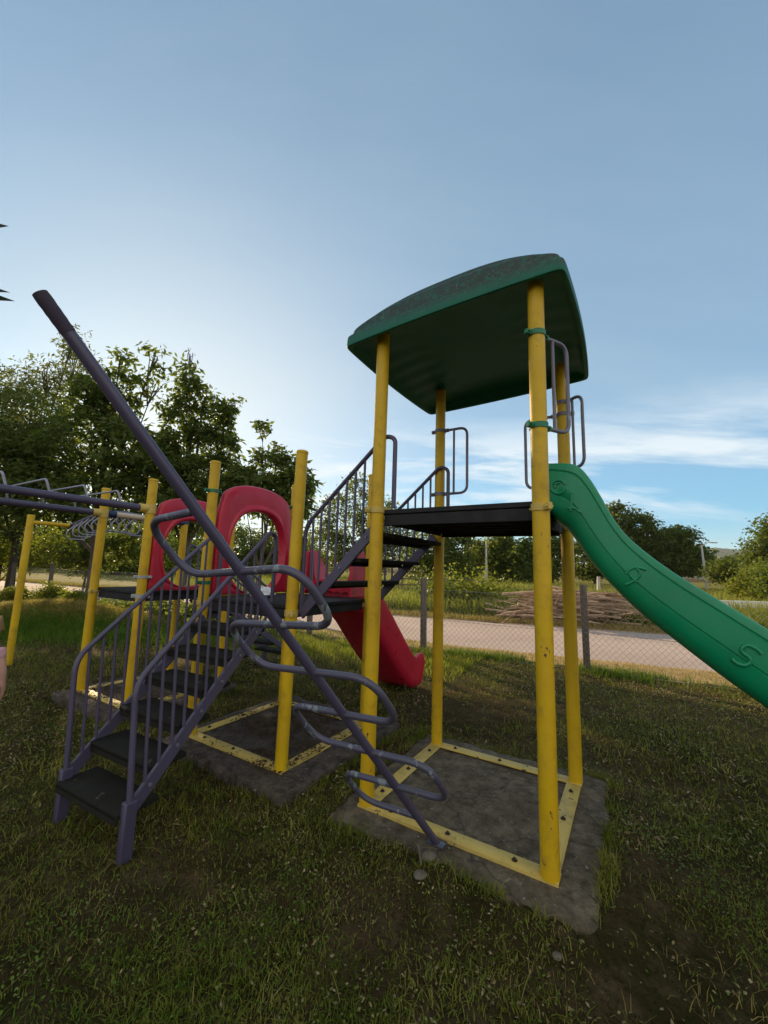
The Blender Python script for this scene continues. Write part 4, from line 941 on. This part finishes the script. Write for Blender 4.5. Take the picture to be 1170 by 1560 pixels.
def pole(name, label, x, y, h, lean, arm):
    t = thing(name, label, 'lamp pole', (x, y, GZ), None); mb = MB(); p0 = np.array([x, y, GZ-.3]); p1 = np.array([x+lean, y, h])
    mb.tube([p0, (p0+p1)/2, p1], [.20, .16, .12], 10); mb.build('pole', M['concrete_pole'], t)
    if arm:
        mb = MB(); mb.tube([p1-EZ*.2, p1+np.array([.9, 0, .35]), p1+np.array([1.6, 0, .4])], .06, 8); mb.build('arm', M['concrete_pole'], t)
        mb = MB(); mb.box(p1+np.array([1.9, 0, .38]), (1, 0, 0), (0, 1, 0), (0, 0, 1), .4, .16, .08, .03); mb.build('lamp_head', M['concrete_pole'], t)
pole('utility_pole', 'pale upright pole in the field, seen under the tower deck', PX(737, 62), 60, 6.0, 0, False)
pole('street_lamp', 'pale slightly leaning lamp pole in front of the broad dark tree', PX(1058, 60), 58, 6.3, -.35, True)
pole('utility_pole', 'short grey pole behind the bend of the green slide', PX(911, 40), 40, 1.35, 0, False)
rf = thing('rail_fence', 'low wooden rail fence across the field behind the red slide', 'fence', (2.3, 24, GZ))
for k in range(6):
    x = PX(615+k*24, 25); mb = MB(); mb.bar(np.array([x, 25, GZ-.1]), np.array([x+.02, 25, 1.05]), .10, .10, (1, 0, 0), .01); mb.build('post', M['wood'], rf)
for z in (.92, .55):
    mb = MB(); mb.tube([np.array([PX(605, 25), 24.92, z]), np.array([PX(740, 25), 24.92, z+.02])], .04, 7); mb.build('rail', M['wood'], rf)
mb = MB(); mb.box((PX(1128, 22), 22, .16), (1, -.02, 0), (.02, 1, 0), EZ, 2.6, .09, .20, .02); tag(mb.build('low_wall', M['white_paint']), 'low whitewashed wall end at the right beyond the slide', 'wall')

# ------------------------------------------------------------------ small things on the ground
def pebble(x, y, r, label, seed, name='stone'):
    rnd = np.random.default_rng(seed); mb = MB(); n, m = 14, 8; rings = []
    z0 = float(gh(x, y))
    for i in range(m):
        ph = math.pi*(i+.3)/(m-.4); rings.append([np.array([x, y, z0+r*.25])+np.array([math.cos(t)*math.sin(ph)*1.25, math.sin(t)*math.sin(ph), math.cos(ph)*.6])*r*(.85+.3*vnoise(np.array([math.cos(t)*2+9]), np.array([ph*2+math.sin(t)*2]), 1.3, seed)[0]) for t in np.arange(n)*2*math.pi/n])
    mb.loft(rings, True, True, True); return tag(mb.build(name, M['stone'], ang=55), label, 'stone')
pebble(.285, 2.33, .040, 'fist sized pale stone at the slab edge by the climber foot', 1)
pebble(.235, 2.22, .028, 'small flat pale stone in the grass in front of the climber foot', 2)
pebble(.76, 1.86, .017, 'tiny white pebble at the front corner of the bare slab', 3)
mb = MB(); mb.tube(fillet([np.array([.215, 2.40, -.02]), np.array([.235, 2.33, .07]), np.array([.262, 2.24, GZ])], .03, 4), .006, 8); tag(mb.build('bent_rod', M['wood']), 'thin bent metal rod sticking out below the slab edge', 'metal rod')
fx, fy = .70, 1.46; fz = float(gh(fx, fy)); df = thing('dandelion', 'single yellow dandelion flower in the grass at the bottom edge', 'flower', (fx, fy, fz))
mb = MB(); mb.tube([np.array([fx, fy, fz-.01]), np.array([fx+.004, fy+.002, fz+.05])], .002, 6); mb.build('stem', M['clover'], df)
mb = MB()
for k in range(40):
    t = k*2.399; q = (k/40)**.5; c = np.array([fx+.004, fy+.002, fz+.05]); d = np.array([math.cos(t)*q, math.sin(t)*q, .75-.55*q]); d = nrm(d); s = nrm(np.cross(d, EZ)+1e-6)*.0022
    mb.add([c-s, c+s, c+d*.015+s, c+d*.015-s], [(0, 1, 2, 3)])
mb.build('flower_head', M['petal'], df, smooth=False, fix=False)
# crumpled white lump on the arch deck
mb = MB(); n, m = 18, 10; rings = []; bc = W(A0+.30, .42, 1.225); rnd = np.random.default_rng(9)
for i in range(m):
    ph = math.pi*(i+.3)/(m-.4); rings.append([bc+np.array([math.cos(t)*math.sin(ph)*.12, math.sin(t)*math.sin(ph)*.10, math.cos(ph)*.055])*(1+rnd.normal(0, .14)) for t in np.arange(n)*2*math.pi/n])
mb.loft(rings, True, True, True); tag(mb.build('white_lump', M['lump_white'], ang=20), 'crumpled white lump lying on the deck under the large arch', 'bag')

# ------------------------------------------------------------------ child at the left edge
def skin_obj(name, verts, edges, radii, mat, parent, root=0, sub=2):
    me = bpy.data.meshes.new(name); me.from_pydata([tuple(v) for v in verts], edges, []); o = link(name, me, mat, parent)
    me.skin_vertices.new() if hasattr(me.skin_vertices, 'new') and not me.skin_vertices else None
    md = o.modifiers.new('Skin', 'SKIN'); md.use_smooth_shade = True
    sv = me.skin_vertices[0].data
    for i, r in enumerate(radii): sv[i].radius = (r, r) if not hasattr(r, '__len__') else r
    sv[root].use_root = True
    s = o.modifiers.new('Subdivision', 'SUBSURF'); s.levels = sub; s.render_levels = sub
    return o
cx, cy = -3.325, 3.52; cz = float(gh(cx, cy))
CH = thing('person', 'small child in a pink top standing at the left edge, arm hanging', 'child', (cx, cy, cz))
fw = nrm(np.array([-.35, .94, 0])); sd = np.array([fw[1], -fw[0], 0])       # facing away, sd = the child's right
def cpt(s, f, z): return np.array([cx, cy, cz])+sd*s+fw*f+EZ*z
v = [cpt(0, 0, .50), cpt(0, .01, .60), cpt(0, .01, .70), cpt(0, 0, .775), cpt(0, 0, .83)]; rad = [.078, .076, .082, .066, .034]; ed = [(0, 1), (1, 2), (2, 3), (3, 4)]
for s in (1, -1):
    i = len(v); v += [cpt(.055*s, 0, .44), cpt(.06*s, .015, .25), cpt(.062*s, -.005, .06), cpt(.068*s, .09, .025)]; rad += [.055, .040, .030, .022]; ed += [(0, i), (i, i+1), (i+1, i+2), (i+2, i+3)]
    i = len(v); v += [cpt(.105*s, 0, .765), cpt(.148*s, -.01, .60), cpt(.150*s, .02, .46), cpt(.150*s, .03, .425)]; rad += [.034, .026, .019, .019]; ed += [(3, i), (i, i+1), (i+1, i+2), (i+2, i+3)]
    h = len(v)-1
    for q, (o_, ln) in enumerate(((-.018, .045), (-.006, .052), (.006, .050), (.017, .040))):
        j = len(v); v += [cpt(.150*s, .03+o_, .405), cpt(.150*s-.004*s, .034+o_, .405-ln*.55), cpt(.150*s-.012*s, .038+o_, .405-ln)]; rad += [.0065, .006, .0045]; ed += [(h, j), (j, j+1), (j+1, j+2)]
    j = len(v); v += [cpt(.142*s, .056, .425), cpt(.138*s, .064, .395)]; rad += [.007, .0055]; ed += [(h, j), (j, j+1)]
i = len(v); v += [cpt(0, .005, .90), cpt(0, .0, .975)]; rad += [.072, .062]; ed += [(4, i), (i, i+1)]
i2 = len(v); v += [cpt(0, .078, .895)]; rad += [.012]; ed += [(i, i2)]
for s in (1, -1):
    j = len(v); v += [cpt(.076*s, -.005, .905)]; rad += [.013]; ed += [(i, j)]
skin_obj('body', v, ed, rad, M['skin'], CH, 0, 2)
v = [cpt(0, 0, .47), cpt(0, .01, .60), cpt(0, .01, .71), cpt(0, 0, .782)]; rad = [.102, .090, .093, .074]; ed = [(0, 1), (1, 2), (2, 3)]
for s in (1, -1):
    i = len(v); v += [cpt(.105*s, 0, .770), cpt(.128*s, -.005, .69)]; rad += [.046, .040]; ed += [(3, i), (i, i+1)]
skin_obj('shirt', v, ed, rad, M['pinkcloth'], CH, 0, 2)
v = [cpt(0, 0, .47), cpt(.058, .0, .42), cpt(.062, .01, .30), cpt(-.058, .0, .42), cpt(-.062, .01, .30)]
skin_obj('shorts', v, [(0, 1), (1, 2), (0, 3), (3, 4)], [.096, .066, .056, .066, .056], M['pinkcloth'], CH, 0, 2)
v = [cpt(0, -.02, .955), cpt(0, -.045, .90), cpt(0, -.05, .83), cpt(0, .03, .985)]
skin_obj('hair', v, [(0, 1), (1, 2), (0, 3)], [.079, .066, .04, .055], M['hair'], CH, 0, 2)

# ------------------------------------------------------------------ air
hm = bpy.data.materials.new('thin_haze'); hn = hm.node_tree if hm.use_nodes else nodes_of(hm); hn.nodes.clear()
pv = hn.nodes.new('ShaderNodeVolumePrincipled'); pv.inputs['Color'].default_value = (.86, .90, .95, 1); pv.inputs['Density'].default_value = .00006; pv.inputs['Anisotropy'].default_value = .2
ho = hn.nodes.new('ShaderNodeOutputMaterial'); hn.links.new(pv.outputs[0], ho.inputs['Volume'])
mb = MB(); mb.box((0, 0, 124), (1, 0, 0), (0, 1, 0), (0, 0, 1), 3300, 3300, 126); tag(mb.build('haze', hm, smooth=False), kind='stuff')
# ------------------------------------------------------------------ light
SUN_AZ, SUN_EL = -35., 15.5
sdir = Vector((math.sin(R(SUN_AZ))*math.cos(R(SUN_EL)), math.cos(R(SUN_AZ))*math.cos(R(SUN_EL)), math.sin(R(SUN_EL))))
sl = bpy.data.lights.new('sun', 'SUN'); sl.energy = 5.0; sl.angle = R(.6); sl.color = (1, .74, .44)
so = bpy.data.objects.new('sun', sl); COL.objects.link(so); so.rotation_euler = sdir.to_track_quat('Z', 'Y').to_euler()
w = bpy.data.worlds.new('World'); scn.world = w; w.use_nodes = True; nt = w.node_tree; nt.nodes.clear()
sky = nt.nodes.new('ShaderNodeTexSky'); sky.sky_type = 'NISHITA'; sky.sun_disc = False; sky.sun_elevation = R(SUN_EL); sky.sun_rotation = R(SUN_AZ)
sky.air_density = 1.0; sky.dust_density = .6; sky.ozone_density = 2.0
tc = nt.nodes.new('ShaderNodeTexCoord'); nv = nt.nodes.new('ShaderNodeVectorMath'); nv.operation = 'NORMALIZE'; nt.links.new(tc.outputs['Generated'], nv.inputs[0])
sp = nt.nodes.new('ShaderNodeSeparateXYZ'); nt.links.new(nv.outputs[0], sp.inputs[0])
def mth(op, a, b=None, clampit=False):
    m = nt.nodes.new('ShaderNodeMath'); m.operation = op; m.use_clamp = clampit
    for i, q in enumerate((a, b)):
        if q is None: continue
        if hasattr(q, 'links'): nt.links.new(q, m.inputs[i])
        else: m.inputs[i].default_value = q
    return m.outputs[0]
zc = mth('MAXIMUM', sp.outputs[2], .0)
den = mth('ADD', zc, .12)
cmb = nt.nodes.new('ShaderNodeCombineXYZ'); nt.links.new(mth('DIVIDE', sp.outputs[0], den), cmb.inputs[0]); nt.links.new(mth('DIVIDE', sp.outputs[1], den), cmb.inputs[1])
mp = nt.nodes.new('ShaderNodeMapping'); mp.inputs['Rotation'].default_value = (0, 0, R(-14)); mp.inputs['Scale'].default_value = (.55, 1.5, 1); nt.links.new(cmb.outputs[0], mp.inputs[0])
cn = noise(nt, 1.1, 8, .60, mp.outputs[0], .5)
streak = ramp(nt, cn, [(.46, 0.), (.62, 1.)])
def band(lo0, lo1, hi0, hi1):
    a = nt.nodes.new('ShaderNodeMapRange'); a.interpolation_type = 'SMOOTHSTEP'; a.inputs[1].default_value = lo0; a.inputs[2].default_value = lo1; nt.links.new(sp.outputs[2], a.inputs[0])
    b = nt.nodes.new('ShaderNodeMapRange'); b.interpolation_type = 'SMOOTHSTEP'; b.inputs[1].default_value = hi0; b.inputs[2].default_value = hi1; b.inputs[3].default_value = 1; b.inputs[4].default_value = 0; nt.links.new(sp.outputs[2], b.inputs[0])
    return mth('MULTIPLY', a.outputs[0], b.outputs[0])
cloud = mth('MULTIPLY', streak, band(.09, .17, .25, .40))
veil = mth('MULTIPLY', ramp(nt, noise(nt, .5, 5, .55, mp.outputs[0], .3), [(.36, .0), (.66, 1.)]), band(.18, .42, 2, 3))
dt = nt.nodes.new('ShaderNodeVectorMath'); dt.operation = 'DOT_PRODUCT'; nt.links.new(nv.outputs[0], dt.inputs[0]); gdir = Vector((math.sin(R(-24))*math.cos(R(13)), math.cos(R(-24))*math.cos(R(13)), math.sin(R(13)))); dt.inputs[1].default_value = gdir
glow = mth('POWER', mth('MAXIMUM', dt.outputs['Value'], 0), 11)
bg = nt.nodes.new('ShaderNodeBackground')
SK = .14
base_ = mixc(nt, 1.0, sky.outputs[0], (SK*.72, SK*.86, SK*.88), 'MULTIPLY')
grad = ramp(nt, sp.outputs[2], [(0., (.30, .38, .38)), (.05, (.17, .30, .37)), (.12, (.080, .235, .36)), (.26, (.115, .225, .335)), (.48, (.118, .196, .280)), (.85, (.078, .138, .208))])
c = mixc(nt, .78, base_, grad)
c = mixc(nt, mth('MULTIPLY', veil, .50), c, (.215, .285, .335))
c = mixc(nt, mth('MULTIPLY', cloud, .9), c, (.40, .445, .47))
c = mixc(nt, mth('MULTIPLY', glow, .60, True), c, (.47, .485, .475))
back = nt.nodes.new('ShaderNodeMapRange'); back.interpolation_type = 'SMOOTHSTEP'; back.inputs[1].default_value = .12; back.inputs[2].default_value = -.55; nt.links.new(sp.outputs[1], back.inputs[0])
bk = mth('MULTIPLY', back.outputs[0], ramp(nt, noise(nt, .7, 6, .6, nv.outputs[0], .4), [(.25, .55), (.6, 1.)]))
c = mixc(nt, bk, c, (.50, .495, .47))                                  # unseen brighter sky added behind the camera to lift the shadows
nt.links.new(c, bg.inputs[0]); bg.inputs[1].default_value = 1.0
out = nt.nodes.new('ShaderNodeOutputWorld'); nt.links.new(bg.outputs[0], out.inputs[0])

# ------------------------------------------------------------------ camera
cd = bpy.data.cameras.new('camera'); cam = bpy.data.objects.new('camera', cd); COL.objects.link(cam); scn.camera = cam
cd.sensor_fit = 'VERTICAL'; cd.sensor_height = 36; cd.lens = 36*610/1560; cd.clip_end = 9000; cd.clip_start = .05
p, r = R(8.0), R(1.8)
f = Vector((0, math.cos(p), math.sin(p))); u0 = Vector((0, -math.sin(p), math.cos(p))); r0 = Vector((1, 0, 0))
rt = r0*math.cos(r)+u0*math.sin(r); up = u0*math.cos(r)-r0*math.sin(r)
cam.matrix_world = Matrix(((rt.x, up.x, -f.x, 0), (rt.y, up.y, -f.y, 0), (rt.z, up.z, -f.z, 1.5), (0, 0, 0, 1)))
vs_ = scn.view_settings; vs_.view_transform = 'Standard'; vs_.look = 'None'; vs_.gamma = 1; vs_.use_curve_mapping = False; vs_.exposure = 1.1
scn.cycles.max_bounces = 6; scn.cycles.transparent_max_bounces = 4
